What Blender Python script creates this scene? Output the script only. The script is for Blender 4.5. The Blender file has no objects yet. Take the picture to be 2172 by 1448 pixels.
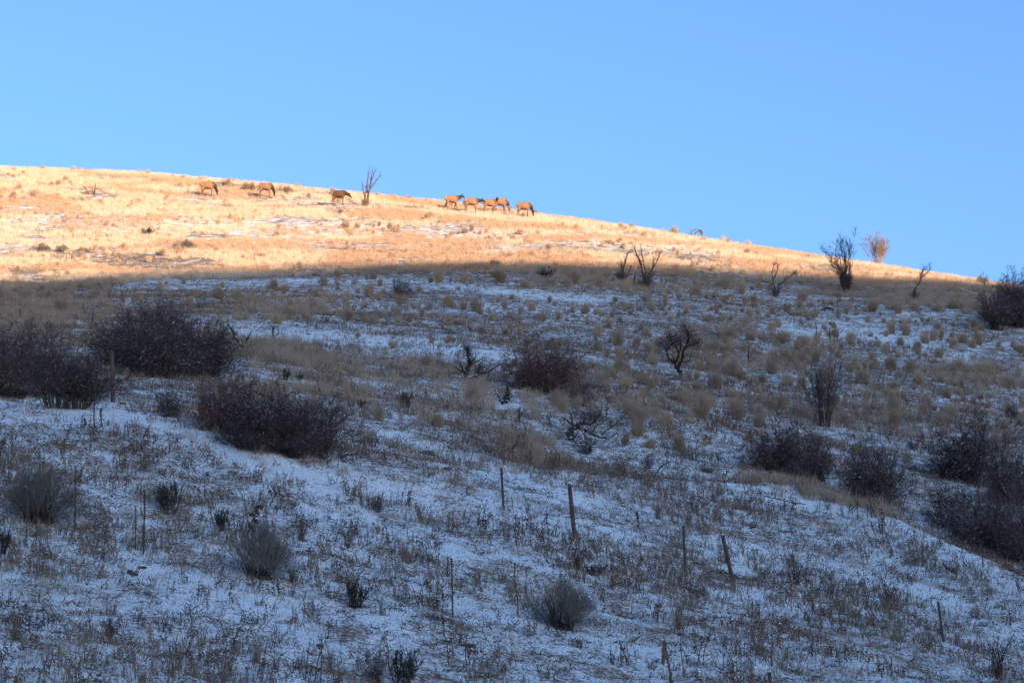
import bpy, math, random
import numpy as np
from mathutils import Vector, Matrix

S = bpy.context.scene
C = S.collection
R = math.radians
rng = np.random.default_rng(7)
random.seed(7)

# ------------------------------------------------------------------ camera, sky, sun, exposure
W0, H0, F0 = 2172, 1448, 5430.0            # photograph size and focal length in its pixels
PITCH = math.atan2(1900 - H0 / 2, F0)      # eye level lies below the frame
cam = bpy.data.cameras.new('camera')
cam.sensor_width = 36.0
cam.lens = 36.0 * F0 / W0
cam.clip_start, cam.clip_end = 0.5, 6000
cam_ob = bpy.data.objects.new('camera', cam)
cam_ob.rotation_euler = (math.pi / 2 + PITCH, 0, 0)
C.objects.link(cam_ob)
S.camera = cam_ob

SUN_AZ, SUN_EL = R(145), R(7.5)            # clockwise from +Y; low morning sun behind the camera to the right
sun_dir = np.array([math.sin(SUN_AZ) * math.cos(SUN_EL), math.cos(SUN_AZ) * math.cos(SUN_EL), math.sin(SUN_EL)])
world = bpy.data.worlds.new('World')
S.world = world
world.use_nodes = True
wn, wl = world.node_tree.nodes, world.node_tree.links
wn.clear()
sky = wn.new('ShaderNodeTexSky')
sky.sky_type = 'NISHITA'
sky.sun_disc = False
sky.sun_elevation = SUN_EL
sky.sun_rotation = SUN_AZ
sky.altitude = 900
sky.air_density = 1.0
sky.dust_density = 4.7
sky.ozone_density = 3.4
bg = wn.new('ShaderNodeBackground')
bg.inputs['Strength'].default_value = 0.123
wo = wn.new('ShaderNodeOutputWorld')
wb = wn.new('ShaderNodeMix'); wb.data_type = 'RGBA'; wb.blend_type = 'MULTIPLY'     # the camera's cool white balance, the same for the whole sky
wb.inputs['Factor'].default_value = 1.0
wb.inputs[7].default_value = (0.96, 0.98, 1.10, 1)
wl.new(sky.outputs[0], wb.inputs[6])
wl.new(wb.outputs[2], bg.inputs[0])
wl.new(bg.outputs[0], wo.inputs[0])

sun = bpy.data.lights.new('sun', 'SUN')
sun.energy = 4.25
sun.angle = R(0.4)
sun.color = (1.0, 0.685, 0.455)
sun_ob = bpy.data.objects.new('sun', sun)
sun_ob.rotation_euler = Vector(-sun_dir).to_track_quat('-Z', 'Y').to_euler()
C.objects.link(sun_ob)

S.view_settings.view_transform = 'Standard'
S.view_settings.look = 'None'
S.view_settings.gamma = 1.0
S.view_settings.use_curve_mapping = False
S.view_settings.exposure = 1.6
S.render.engine = 'CYCLES'
S.cycles.max_bounces = 6
S.cycles.diffuse_bounces = 3
S.cycles.use_denoising = True
S.cycles.denoiser = 'OPENIMAGEDENOISE'
S.cycles.denoising_input_passes = 'RGB_ALBEDO_NORMAL'
S.cycles.denoising_prefilter = 'ACCURATE'
world.cycles.sampling_method = 'MANUAL'
world.cycles.sample_map_resolution = 2048

# ------------------------------------------------------------------ tags
def tag(o, label=None, cat=None, group=None, kind=None):
    if label: o['label'] = label
    if cat: o['category'] = cat
    if group: o['group'] = group
    if kind: o['kind'] = kind
    return o

def link(name, data, parent=None, loc=None):
    o = bpy.data.objects.new(name, data)
    C.objects.link(o)
    if parent is not None: o.parent = parent
    if loc is not None: o.location = loc
    return o

# ------------------------------------------------------------------ noise
def _hash(ix, iy, seed):
    h = (ix.astype(np.int64) * 374761393 + iy.astype(np.int64) * 668265263 + seed * 144665) & 0xFFFFFFFF
    h = ((h ^ (h >> 13)) * 1274126177) & 0xFFFFFFFF
    h = h ^ (h >> 16)
    return (h & 0xFFFFFF) / float(0xFFFFFF)

def vnoise(x, y, seed=0):
    x = np.asarray(x, float); y = np.asarray(y, float)
    ix, iy = np.floor(x), np.floor(y)
    fx, fy = x - ix, y - iy
    u, v = fx * fx * fx * (fx * (fx * 6 - 15) + 10), fy * fy * fy * (fy * (fy * 6 - 15) + 10)
    ix, iy = ix.astype(np.int64), iy.astype(np.int64)
    a, b = _hash(ix, iy, seed), _hash(ix + 1, iy, seed)
    c, d = _hash(ix, iy + 1, seed), _hash(ix + 1, iy + 1, seed)
    return (a * (1 - u) + b * u) * (1 - v) + (c * (1 - u) + d * u) * v

def fbm(x, y, seed=0, octaves=4, gain=0.5):
    s, amp, tot = 0.0, 1.0, 0.0
    ca, sa = math.cos(0.6), math.sin(0.6)
    for k in range(octaves):
        s = s + amp * vnoise(x, y, seed + k * 17)
        tot += amp
        amp *= gain
        x, y = (x * ca - y * sa) * 2.03 + 7.3, (x * sa + y * ca) * 2.03 + 3.1
    return s / tot                                  # 0..1, mean 0.5

def smooth(a, b, x):
    t = np.clip((x - a) / (b - a), 0, 1)
    return t * t * (3 - 2 * t)

# ------------------------------------------------------------------ the hill as a height field z(x, y)
cp, sp = math.cos(PITCH), math.sin(PITCH)
def pix_ray(px, row):
    dx, dy = (np.asarray(px, float) - W0 / 2) / F0, -(np.asarray(row, float) - H0 / 2) / F0
    return dx, cp - dy * sp, sp + dy * cp           # x, y, z of the view ray

def project(x, y, z):
    d = y * cp + z * sp
    v = -y * sp + z * cp
    return W0 / 2 + F0 * x / d, H0 / 2 - F0 * v / d

COLS = [-900, 0, 430, 860, 1300, 1740, 2172, 3100]
RHO = [40, 50, 58, 65, 72, 80, 92, 108, 130, 155, 180, 203, 222, 240, 256, 275, 310, 380, 470]
TAB = [
    [1300, 1090, 900, 790, 750, 725, 690, 655, 620, 592, 570, 495, 425, 360, 322, 316, 345, 450, 560],
    [1440, 1210, 1010, 890, 838, 800, 750, 705, 662, 630, 607, 535, 468, 405, 366, 360, 390, 500, 620],
    [1500, 1260, 1070, 940, 875, 827, 770, 722, 672, 632, 600, 528, 462, 410, 384, 388, 425, 540, 650],
    [1600, 1350, 1170, 1045, 965, 905, 835, 765, 690, 632, 588, 528, 468, 430, 424, 440, 485, 590, 690],
    [1720, 1450, 1285, 1165, 1075, 1000, 910, 820, 725, 650, 590, 525, 484, 480, 492, 515, 560, 650, 740],
    [1830, 1560, 1400, 1285, 1190, 1100, 990, 885, 780, 690, 618, 562, 546, 556, 578, 605, 650, 720, 790],
    [1950, 1670, 1505, 1395, 1300, 1205, 1080, 955, 835, 725, 645, 613, 618, 640, 665, 692, 730, 790, 850],
    [2120, 1850, 1690, 1580, 1490, 1400, 1280, 1150, 1020, 905, 800, 760, 760, 775, 795, 815, 850, 900, 950],
]
col_az = []
tanE = []
for cpx, rows in zip(COLS, TAB):
    rx, ry, rz = pix_ray(np.full(len(rows), cpx), rows)
    col_az.append(float(np.arctan2(*pix_ray(cpx, 900)[:2])))
    tanE.append(rz / np.hypot(rx, ry))
tanE = np.array(tanE)
Z = tanE * np.array(RHO)[None, :]
# nearer than 40 m the slope runs down to the road the camera stands on
RHO2 = np.array([6.0, 18.0, 30.0] + RHO)
near = np.stack([np.full(len(COLS), -1.75), -1.75 + (Z[:, 0] + 1.75) * 0.22, -1.75 + (Z[:, 0] + 1.75) * 0.60], 1)
Z2 = np.concatenate([near, Z], 1)
LR = np.log(RHO2)

def pchip_slopes(x, y):
    h = np.diff(x); d = np.diff(y) / h
    m = np.zeros_like(y)
    for i in range(1, len(x) - 1):
        if d[i - 1] * d[i] > 0:
            w1, w2 = 2 * h[i] + h[i - 1], h[i] + 2 * h[i - 1]
            m[i] = (w1 + w2) / (w1 / d[i - 1] + w2 / d[i])
    m[0], m[-1] = d[0], d[-1]
    return m
# dense resampled table: azimuth x log-distance
NA, NR = 220, 420
gl = np.linspace(LR[0], LR[-1], NR)
G1 = np.zeros((len(COLS), NR))
for j in range(len(COLS)):
    y = Z2[j]; m = pchip_slopes(LR, y)
    k = np.clip(np.searchsorted(LR, gl) - 1, 0, len(LR) - 2)
    h = LR[k + 1] - LR[k]; t = (gl - LR[k]) / h
    G1[j] = (2*t**3-3*t**2+1)*y[k] + (t**3-2*t**2+t)*h*m[k] + (-2*t**3+3*t**2)*y[k+1] + (t**3-t**2)*h*m[k+1]
ga = np.linspace(col_az[0], col_az[-1], NA)
G = np.zeros((NA, NR))
xa = np.array(col_az)
mm = np.zeros_like(G1)
mm[1:-1] = (G1[2:] - G1[:-2]) / (xa[2:] - xa[:-2])[:, None]
mm[0] = (G1[1] - G1[0]) / (xa[1] - xa[0]); mm[-1] = (G1[-1] - G1[-2]) / (xa[-1] - xa[-2])
k = np.clip(np.searchsorted(xa, ga) - 1, 0, len(xa) - 2)
h = (xa[k + 1] - xa[k])[:, None]; t = ((ga - xa[k])[:, None]) / h
G = (2*t**3-3*t**2+1)*G1[k] + (t**3-2*t**2+t)*h*mm[k] + (-2*t**3+3*t**2)*G1[k+1] + (t**3-t**2)*h*mm[k+1]
ker = np.exp(-np.linspace(-2, 2, 9) ** 2); ker /= ker.sum()
pad = np.pad(G, ((0, 0), (4, 4)), mode='edge')
G = sum(ker[i] * pad[:, i:i + NR] for i in range(9))

RIM_PX = [-400, 0, 238, 430, 560, 720, 860, 1000, 1250, 1500, 1740, 1900, 2172, 2600]
RIM_RHO = [67, 67, 66.5, 66, 65, 66.5, 69, 72, 77, 81, 84, 80, 75, 72]
RIM_AMP = [.3, .3, .25, .40, .45, .40, .25, .12, .12, .22, .35, .35, .35, .3]
rim_az = np.array([float(np.arctan2(*pix_ray(p, 1000)[:2])) for p in RIM_PX])

def hill_z(x, y, fine=True):
    x = np.asarray(x, float); y = np.asarray(y, float)
    rho = np.maximum(np.hypot(x, y), 6.01); az = np.arctan2(x, y)
    fa = np.clip((az - ga[0]) / (ga[1] - ga[0]), 0, NA - 1.001); fr = np.clip((np.log(rho) - gl[0]) / (gl[1] - gl[0]), 0, NR - 1.001)
    ia, ir = fa.astype(int), fr.astype(int)
    ta, tr = fa - ia, fr - ir
    z = (G[ia, ir] * (1 - ta) + G[ia + 1, ir] * ta) * (1 - tr) + (G[ia, ir + 1] * (1 - ta) + G[ia + 1, ir + 1] * ta) * tr
    d = rho - np.interp(az, rim_az, RIM_RHO)
    amp = np.interp(az, rim_az, RIM_AMP)
    z = z + amp * np.where(d < 0, np.exp(-(d / 5.0) ** 2), np.exp(-(d / 2.2) ** 2) * 1.5 - 0.5 * np.exp(-((d - 1) / 6.0) ** 2))
    nearfade = smooth(25, 40, rho)
    z = z + nearfade * 0.55 * (fbm(x / 13, y / 13, 3, 2) - 0.5)
    z = z + nearfade * np.interp(rho, [80, 140], [0.30, 0.20]) * (fbm(x / 3.2, y / 3.2, 11, 2) - 0.5)
    if fine:
        z = z + nearfade * np.interp(rho, [60, 100, 140], [0.17, 0.10, 0.045]) * (fbm(x / 0.75, y / 0.75, 23, 3, 0.6) - 0.5)
    return z

def ground(px, row, lo=33.0, hi=300.0):
    """where the view ray through a pixel of the photograph meets the hill: x, y, z, metres per pixel"""
    dx, dy, dz = pix_ray(px, row)
    n = math.hypot(dx, dy)
    r = np.linspace(lo, hi, 2600)
    gap = r * dz / n - hill_z(r * dx / n, r * dy / n, False)
    i = np.where(gap <= 0)[0]
    i = int(i[0]) if len(i) else int(np.argmin(gap / r))
    x, y = r[i] * dx / n, r[i] * dy / n
    z = float(hill_z(x, y))
    return float(x), float(y), z, (y * cp + z * sp) / F0

# ------------------------------------------------------------------ materials
def new_mat(name):
    m = bpy.data.materials.new(name)
    m.use_nodes = True
    nt = m.node_tree
    nt.nodes.clear()
    out = nt.nodes.new('ShaderNodeOutputMaterial')
    return m, nt, out

def ramp(nt, stops):
    r = nt.nodes.new('ShaderNodeValToRGB')
    e = r.color_ramp.elements
    while len(e) < len(stops): e.new(0.5)
    for i, (p, c) in enumerate(stops):
        e[i].position = p
        e[i].color = (*c, 1)
    return r

def noise_node(nt, scale, detail=4, rough=0.6, vec=None):
    n = nt.nodes.new('ShaderNodeTexNoise')
    n.inputs['Scale'].default_value = scale
    n.inputs['Detail'].default_value = detail
    n.inputs['Roughness'].default_value = rough
    if vec is not None: nt.links.new(vec, n.inputs['Vector'])
    return n

def math_node(nt, op, a, b=None):
    m = nt.nodes.new('ShaderNodeMath'); m.operation = op
    for i, v in enumerate((a, b)):
        if v is None: continue
        if isinstance(v, (int, float)): m.inputs[i].default_value = v
        else: nt.links.new(v, m.inputs[i])
    return m.outputs[0]

def mix_col(nt, fac, a, b):
    m = nt.nodes.new('ShaderNodeMix'); m.data_type = 'RGBA'
    if isinstance(fac, (int, float)): m.inputs['Factor'].default_value = fac
    else: nt.links.new(fac, m.inputs['Factor'])
    for s, v in ((m.inputs[6], a), (m.inputs[7], b)):
        if isinstance(v, tuple): s.default_value = (*v, 1)
        else: nt.links.new(v, s)
    return m.outputs[2]

def map_range(nt, v, a, b, c=0.0, d=1.0, smooth_=True):
    m = nt.nodes.new('ShaderNodeMapRange')
    if smooth_: m.interpolation_type = 'SMOOTHSTEP'
    nt.links.new(v, m.inputs[0])
    for i, q in enumerate((a, b, c, d)):
        if isinstance(q, (int, float)): m.inputs[i + 1].default_value = q
        else: nt.links.new(q, m.inputs[i + 1])
    return m.outputs[0]

SNOW = (0.81, 0.92, 0.94)

def ground_material():
    m, nt, out = new_mat('snow_dusted_soil')
    geo = nt.nodes.new('ShaderNodeNewGeometry')
    pos = geo.outputs['Position']
    att = nt.nodes.new('ShaderNodeAttribute'); att.attribute_name = 'snow'
    n1 = noise_node(nt, 10.0, 5, 0.70, pos)
    n2 = noise_node(nt, 1.1, 3, 0.6, pos)
    n3 = noise_node(nt, 26.0, 3, 0.6, pos)
    v = math_node(nt, 'ADD', math_node(nt, 'MULTIPLY', n1.outputs[0], 0.58), math_node(nt, 'MULTIPLY', n2.outputs[0], 0.42))
    lo = math_node(nt, 'SUBTRACT', 0.80, math_node(nt, 'MULTIPLY', att.outputs['Fac'], 0.52))
    hi = math_node(nt, 'ADD', lo, 0.15)
    fac = map_range(nt, v, lo, hi)
    lit = noise_node(nt, 4.0, 4, 0.7, pos)
    bare = ramp(nt, [(0.30, (0.10, 0.078, 0.060)), (0.50, (0.20, 0.155, 0.115)), (0.72, (0.37, 0.29, 0.205))])
    nt.links.new(lit.outputs[0], bare.inputs[0])
    speck = map_range(nt, n3.outputs[0], 0.47, 0.63, 0.05, 0.66)
    snowc = mix_col(nt, speck, SNOW, (0.30, 0.25, 0.205))
    col = mix_col(nt, fac, bare.outputs[0], snowc)
    b = nt.nodes.new('ShaderNodeBump'); b.inputs['Strength'].default_value = 0.6; b.inputs['Distance'].default_value = 0.04
    nt.links.new(n3.outputs[0], b.inputs['Height'])
    d = nt.nodes.new('ShaderNodeBsdfDiffuse')
    nt.links.new(col, d.inputs[0]); nt.links.new(b.outputs[0], d.inputs['Normal'])
    nt.links.new(d.outputs[0], out.inputs[0])
    return m

def plant_material(name, cols, snow=0.0, noise_scale=3.0, translucent=0.25, tip=None):
    """a dry plant: colour varies per plant and along it; snow > 0 leaves flecks on what faces up"""
    m, nt, out = new_mat(name)
    geo = nt.nodes.new('ShaderNodeNewGeometry')
    oi = nt.nodes.new('ShaderNodeObjectInfo')
    n = noise_node(nt, noise_scale, 3, 0.6, geo.outputs['Position'])
    f = math_node(nt, 'ADD', math_node(nt, 'MULTIPLY', oi.outputs['Random'], 0.6), math_node(nt, 'MULTIPLY', n.outputs[0], 0.5))
    r = ramp(nt, [(0.15 + 0.75 * i / max(1, len(cols) - 1), c) for i, c in enumerate(cols)])
    nt.links.new(f, r.inputs[0])
    col = r.outputs[0]
    if snow > 0:
        sep = nt.nodes.new('ShaderNodeSeparateXYZ')
        nt.links.new(geo.outputs['Normal'], sep.inputs[0])
        nf = noise_node(nt, 9.0, 2, 0.5, geo.outputs['Position'])
        up = map_range(nt, sep.outputs[2], 0.25, 0.7)
        pf = map_range(nt, nf.outputs[0], 0.62 - 0.25 * snow, 0.70 - 0.25 * snow)
        col = mix_col(nt, math_node(nt, 'MULTIPLY', up, pf), col, SNOW)
    d = nt.nodes.new('ShaderNodeBsdfDiffuse')
    nt.links.new(col, d.inputs[0])
    if translucent > 0:
        t = nt.nodes.new('ShaderNodeBsdfTranslucent'); nt.links.new(col, t.inputs[0])
        ms = nt.nodes.new('ShaderNodeMixShader'); ms.inputs[0].default_value = translucent
        nt.links.new(d.outputs[0], ms.inputs[1]); nt.links.new(t.outputs[0], ms.inputs[2])
        nt.links.new(ms.outputs[0], out.inputs[0])
    else:
        nt.links.new(d.outputs[0], out.inputs[0])
    return m

M = {}
M['ground'] = ground_material()
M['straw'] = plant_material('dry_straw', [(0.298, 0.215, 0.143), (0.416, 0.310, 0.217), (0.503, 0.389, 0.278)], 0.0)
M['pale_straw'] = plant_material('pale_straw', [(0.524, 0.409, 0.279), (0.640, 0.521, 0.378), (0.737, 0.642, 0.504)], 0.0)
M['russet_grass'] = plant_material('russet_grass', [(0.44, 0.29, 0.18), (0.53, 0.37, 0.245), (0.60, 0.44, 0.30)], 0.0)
M['brown_weed'] = plant_material('brown_weed', [(0.072, 0.051, 0.043), (0.125, 0.085, 0.065), (0.194, 0.134, 0.095)], 0.35, 6.0, 0.1)
M['rust_weed'] = plant_material('rust_weed', [(0.099, 0.050, 0.032), (0.167, 0.083, 0.052), (0.234, 0.126, 0.077)], 0.3, 6.0, 0.1)
M['dark_stubble'] = plant_material('dark_stubble', [(0.055, 0.042, 0.034), (0.10, 0.073, 0.055), (0.17, 0.125, 0.09)], 0.0, 6.0, 0.0)
M['grey_weed'] = plant_material('grey_weed', [(0.136, 0.098, 0.068), (0.204, 0.153, 0.106), (0.289, 0.221, 0.153)], 0.35, 6.0, 0.1)
M['twig'] = plant_material('purple_brown_twig', [(0.052, 0.038, 0.038), (0.083, 0.060, 0.058), (0.118, 0.085, 0.076)], 0.30, 1.2, 0.0)
M['red_twig'] = plant_material('reddish_twig', [(0.065, 0.037, 0.037), (0.104, 0.058, 0.054), (0.144, 0.079, 0.072)], 0.25, 1.2, 0.0)
M['stem'] = plant_material('shrub_stem', [(0.036, 0.029, 0.026), (0.064, 0.048, 0.042), (0.096, 0.072, 0.060)], 0.45, 2.0, 0.0)
M['tan_twig'] = plant_material('tan_twig', [(0.125, 0.083, 0.056), (0.213, 0.143, 0.096), (0.275, 0.195, 0.136)], 0.0, 2.0, 0.0)
M['sage'] = plant_material('sage_leaf', [(0.128, 0.119, 0.102), (0.204, 0.191, 0.162), (0.289, 0.268, 0.225)], 0.5, 5.0, 0.1)
M['sage_dark'] = plant_material('dark_sage_leaf', [(0.030, 0.032, 0.028), (0.05, 0.05, 0.042), (0.075, 0.07, 0.055)], 0.55, 4.0, 0.1)
M['dead_wood'] = plant_material('dead_wood', [(0.025, 0.020, 0.017), (0.047, 0.037, 0.031), (0.085, 0.068, 0.055)], 0.50, 5.0, 0.0)
M['bleached_wood'] = plant_material('bleached_wood', [(0.20, 0.16, 0.12), (0.33, 0.27, 0.21), (0.48, 0.41, 0.33)], 0.2, 5.0, 0.0)
M['stalk'] = plant_material('dry_stalk', [(0.06, 0.042, 0.03), (0.11, 0.075, 0.05), (0.15, 0.10, 0.065)], 0.1, 8.0, 0.0)

def wood_post_material():
    m, nt, out = new_mat('weathered_post_wood')
    tc = nt.nodes.new('ShaderNodeTexCoord')
    mp = nt.nodes.new('ShaderNodeMapping'); mp.inputs['Scale'].default_value = (26, 26, 1.6)
    nt.links.new(tc.outputs['Object'], mp.inputs[0])
    n = noise_node(nt, 1.0, 5, 0.65, mp.outputs[0])
    n2 = noise_node(nt, 2.2, 3, 0.6, tc.outputs['Object'])
    r = ramp(nt, [(0.3, (0.022, 0.017, 0.014)), (0.5, (0.060, 0.045, 0.036)), (0.75, (0.115, 0.085, 0.065))])
    nt.links.new(n.outputs[0], r.inputs[0])
    col = mix_col(nt, map_range(nt, n2.outputs[0], 0.40, 0.65, 0, 0.75), r.outputs[0], (0.145, 0.074, 0.044))
    b = nt.nodes.new('ShaderNodeBump'); b.inputs['Strength'].default_value = 0.7; b.inputs['Distance'].default_value = 0.01
    nt.links.new(n.outputs[0], b.inputs['Height'])
    p = nt.nodes.new('ShaderNodeBsdfPrincipled'); p.inputs['Roughness'].default_value = 0.9
    nt.links.new(col, p.inputs['Base Color']); nt.links.new(b.outputs[0], p.inputs['Normal'])
    nt.links.new(p.outputs[0], out.inputs[0])
    return m
M['post_wood'] = wood_post_material()

def simple(name, cols, rough=0.7, metal=0.0, scale=8.0):
    m, nt, out = new_mat(name)
    tc = nt.nodes.new('ShaderNodeTexCoord')
    n = noise_node(nt, scale, 4, 0.6, tc.outputs['Object'])
    r = ramp(nt, [(0.3 + 0.4 * i / max(1, len(cols) - 1), c) for i, c in enumerate(cols)])
    nt.links.new(n.outputs[0], r.inputs[0])
    p = nt.nodes.new('ShaderNodeBsdfPrincipled')
    p.inputs['Roughness'].default_value = rough; p.inputs['Metallic'].default_value = metal
    nt.links.new(r.outputs[0], p.inputs['Base Color'])
    nt.links.new(p.outputs[0], out.inputs[0])
    return m
M['steel'] = simple('painted_steel', [(0.020, 0.022, 0.018), (0.035, 0.032, 0.026), (0.06, 0.04, 0.028)], 0.6, 0.2)
M['wire'] = simple('rusty_wire', [(0.05, 0.035, 0.028), (0.09, 0.055, 0.04)], 0.6, 0.5)
M['stone'] = simple('grey_stone', [(0.035, 0.032, 0.030), (0.065, 0.06, 0.055), (0.09, 0.08, 0.07)], 0.95)

def coat_material():
    m, nt, out = new_mat('elk_coat')
    a = nt.nodes.new('ShaderNodeAttribute'); a.attribute_name = 'coat'
    tc = nt.nodes.new('ShaderNodeTexCoord')
    n = noise_node(nt, 14.0, 4, 0.7, tc.outputs['Object'])
    f = map_range(nt, n.outputs[0], 0.3, 0.7, 0.75, 1.2)
    vm = nt.nodes.new('ShaderNodeVectorMath'); vm.operation = 'SCALE'
    nt.links.new(a.outputs['Color'], vm.inputs[0]); nt.links.new(f, vm.inputs['Scale'])
    p = nt.nodes.new('ShaderNodeBsdfPrincipled'); p.inputs['Roughness'].default_value = 0.9
    p.inputs['Specular IOR Level'].default_value = 0.15
    nt.links.new(vm.outputs[0], p.inputs['Base Color'])
    nt.links.new(p.outputs[0], out.inputs[0])
    return m
M['coat'] = coat_material()

# ------------------------------------------------------------------ mesh building from arrays
def make_mesh(name, verts, faces, mat, smooth_=False):
    """faces: list of integer arrays, each (n, 3) or (n, 4)"""
    me = bpy.data.meshes.new(name)
    verts = np.asarray(verts, np.float32)
    me.vertices.add(len(verts)); me.vertices.foreach_set('co', verts.ravel())
    faces = [np.asarray(f, np.int32) for f in faces if len(f)]
    loops = np.concatenate([f.ravel() for f in faces])
    tot = np.concatenate([np.full(len(f), f.shape[1], np.int32) for f in faces])
    start = np.concatenate([[0], np.cumsum(tot)[:-1]]).astype(np.int32)
    me.loops.add(len(loops)); me.loops.foreach_set('vertex_index', loops)
    me.polygons.add(len(tot)); me.polygons.foreach_set('loop_start', start)
    me.polygons.foreach_set('use_smooth', np.full(len(tot), bool(smooth_)))
    me.update(calc_edges=True)
    if mat is not None: me.materials.append(mat)
    return me

class Geo:
    def __init__(self): self.v, self.f3, self.f4, self.n = [], [], [], 0
    def add(self, v, f3=None, f4=None):
        v = np.asarray(v, float).reshape(-1, 3)
        self.v.append(v)
        if f3 is not None and len(f3): self.f3.append(np.asarray(f3) + self.n)
        if f4 is not None and len(f4): self.f4.append(np.asarray(f4) + self.n)
        self.n += len(v)
    def tubes(self, P, Rr, sides=3, cap=False):
        """P (N, K, 3) centre lines, Rr (N, K) radii"""
        P = np.asarray(P, float); Rr = np.asarray(Rr, float)
        if P.ndim == 2: P = P[None]; Rr = Rr[None]
        N, K, _ = P.shape
        T = np.gradient(P, axis=1)
        T /= np.linalg.norm(T, axis=2, keepdims=True) + 1e-9
        ref = np.tile(np.array([0.31, 0.17, 0.93]), (N, 1, 1)) if False else rng.normal(size=(N, 1, 3))
        mainT = (P[:, -1:] - P[:, :1]); mainT /= np.linalg.norm(mainT, axis=2, keepdims=True) + 1e-9
        ref = ref - (ref * mainT).sum(2, keepdims=True) * mainT
        U = ref - (ref * T).sum(2, keepdims=True) * T
        U /= np.linalg.norm(U, axis=2, keepdims=True) + 1e-9
        V = np.cross(T, U)
        a = np.arange(sides) * 2 * math.pi / sides
        ring = P[:, :, None, :] + Rr[:, :, None, None] * (U[:, :, None, :] * np.cos(a)[None, None, :, None] + V[:, :, None, :] * np.sin(a)[None, None, :, None])
        idx = np.arange(N * K * sides).reshape(N, K, sides)
        A, B = idx[:, :-1, :], idx[:, 1:, :]
        q = np.stack([A, np.roll(A, -1, 2), np.roll(B, -1, 2), B], -1).reshape(-1, 4)
        self.add(ring.reshape(-1, 3), None, q)
    def spikes(self, A, B, r, sides=3):
        """tapered twigs from A to B: cones of three faces"""
        A = np.asarray(A, float); B = np.asarray(B, float); N = len(A)
        r = np.broadcast_to(np.asarray(r, float), (N,))
        T = B - A; T /= np.linalg.norm(T, axis=1, keepdims=True) + 1e-9
        ref = rng.normal(size=(N, 3))
        U = ref - (ref * T).sum(1, keepdims=True) * T; U /= np.linalg.norm(U, axis=1, keepdims=True) + 1e-9
        V = np.cross(T, U)
        vs = [A + r[:, None] * (U * math.cos(k * 2 * math.pi / sides) + V * math.sin(k * 2 * math.pi / sides)) for k in range(sides)] + [B]
        v = np.stack(vs, 1)
        base = np.arange(N)[:, None] * (sides + 1)
        f = np.concatenate([base + np.array([[k, (k + 1) % sides, sides]]) for k in range(sides)], 0)
        self.add(v.reshape(-1, 3), f)
    def blades(self, base, mid, tip, w):
        """grass blades bent at mid, two segments each, w wide at the base"""
        base, mid, tip = (np.asarray(q, float) for q in (base, mid, tip)); N = len(base)
        d = tip - base
        side = np.stack([-d[:, 1], d[:, 0], np.zeros(N)], 1) + rng.normal(size=(N, 3)) * 0.6 * np.linalg.norm(d, axis=1, keepdims=True)
        side[:, 2] *= 0.2
        side /= np.linalg.norm(side, axis=1, keepdims=True) + 1e-9
        side *= np.broadcast_to(np.asarray(w, float), (N,))[:, None] * 0.5
        v = np.stack([base - side, base + side, mid - side * 0.8, mid + side * 0.8, tip], 1)
        b = np.arange(N)[:, None] * 5
        self.add(v.reshape(-1, 3), b + np.array([[2, 3, 4]]), b + np.array([[0, 1, 3, 2]]))
    def mesh(self, name, mat, smooth_=False):
        fs = []
        if self.f3: fs.append(np.concatenate(self.f3))
        if self.f4: fs.append(np.concatenate(self.f4))
        return make_mesh(name, np.concatenate(self.v), fs, mat, smooth_)

# ------------------------------------------------------------------ the hillside
def line_band(px, row, pts, half_up, half_dn):
    """1 near a line given as (px, row) points of the photograph, fading above and below"""
    X, Y = zip(*pts)
    d = row - np.interp(px, X, Y)
    f = np.where(d < 0, np.exp(-(d / half_up) ** 2), np.exp(-(d / half_dn) ** 2))
    return f * smooth(X[0] - 60, X[0], px) * smooth(X[-1] + 60, X[-1], px)

DRIFTS = [([(-40, 850), (240, 872), (420, 925), (560, 985), (720, 1012), (900, 1055)], 14, 26, 1.0), ([(830, 925), (950, 965), (1080, 1000), (1250, 1060)], 12, 20, 0.9),
          ([(430, 695), (700, 722), (1060, 752)], 22, 18, 1.0), ([(760, 812), (900, 835), (1060, 862)], 10, 12, 0.9), ([(1560, 1035), (1760, 1075), (1950, 1125), (2180, 1255)], 12, 22, 0.9),
          ([(1640, 700), (1850, 705), (2050, 765)], 24, 20, 0.7), ([(240, 1190), (400, 1235), (620, 1290)], 22, 34, 0.8), ([(1450, 1130), (1700, 1180), (2000, 1270)], 14, 26, 0.6),
          ([(660, 1085), (800, 1120), (960, 1170)], 14, 22, 0.5), ([(1040, 1060), (1200, 1105), (1340, 1150)], 14, 22, 0.6), ([(1000, 1290), (1200, 1345), (1420, 1400)], 14, 24, 0.5),
          ([(1520, 1260), (1640, 1275), (1700, 1290)], 12, 20, 0.8), ([(280, 600), (640, 598), (900, 600), (1260, 640)], 10, 14, 0.7), ([(600, 640), (900, 650), (1250, 660)], 10, 12, 0.5)]
def drift(px, row):
    """strips where the snow lies cleaner: bank tops, benches and game trails"""
    f = np.zeros(np.shape(px))
    for pts, u, d, k in DRIFTS:
        f = np.maximum(f, k * line_band(px, row, pts, u, d))
    return f

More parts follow.
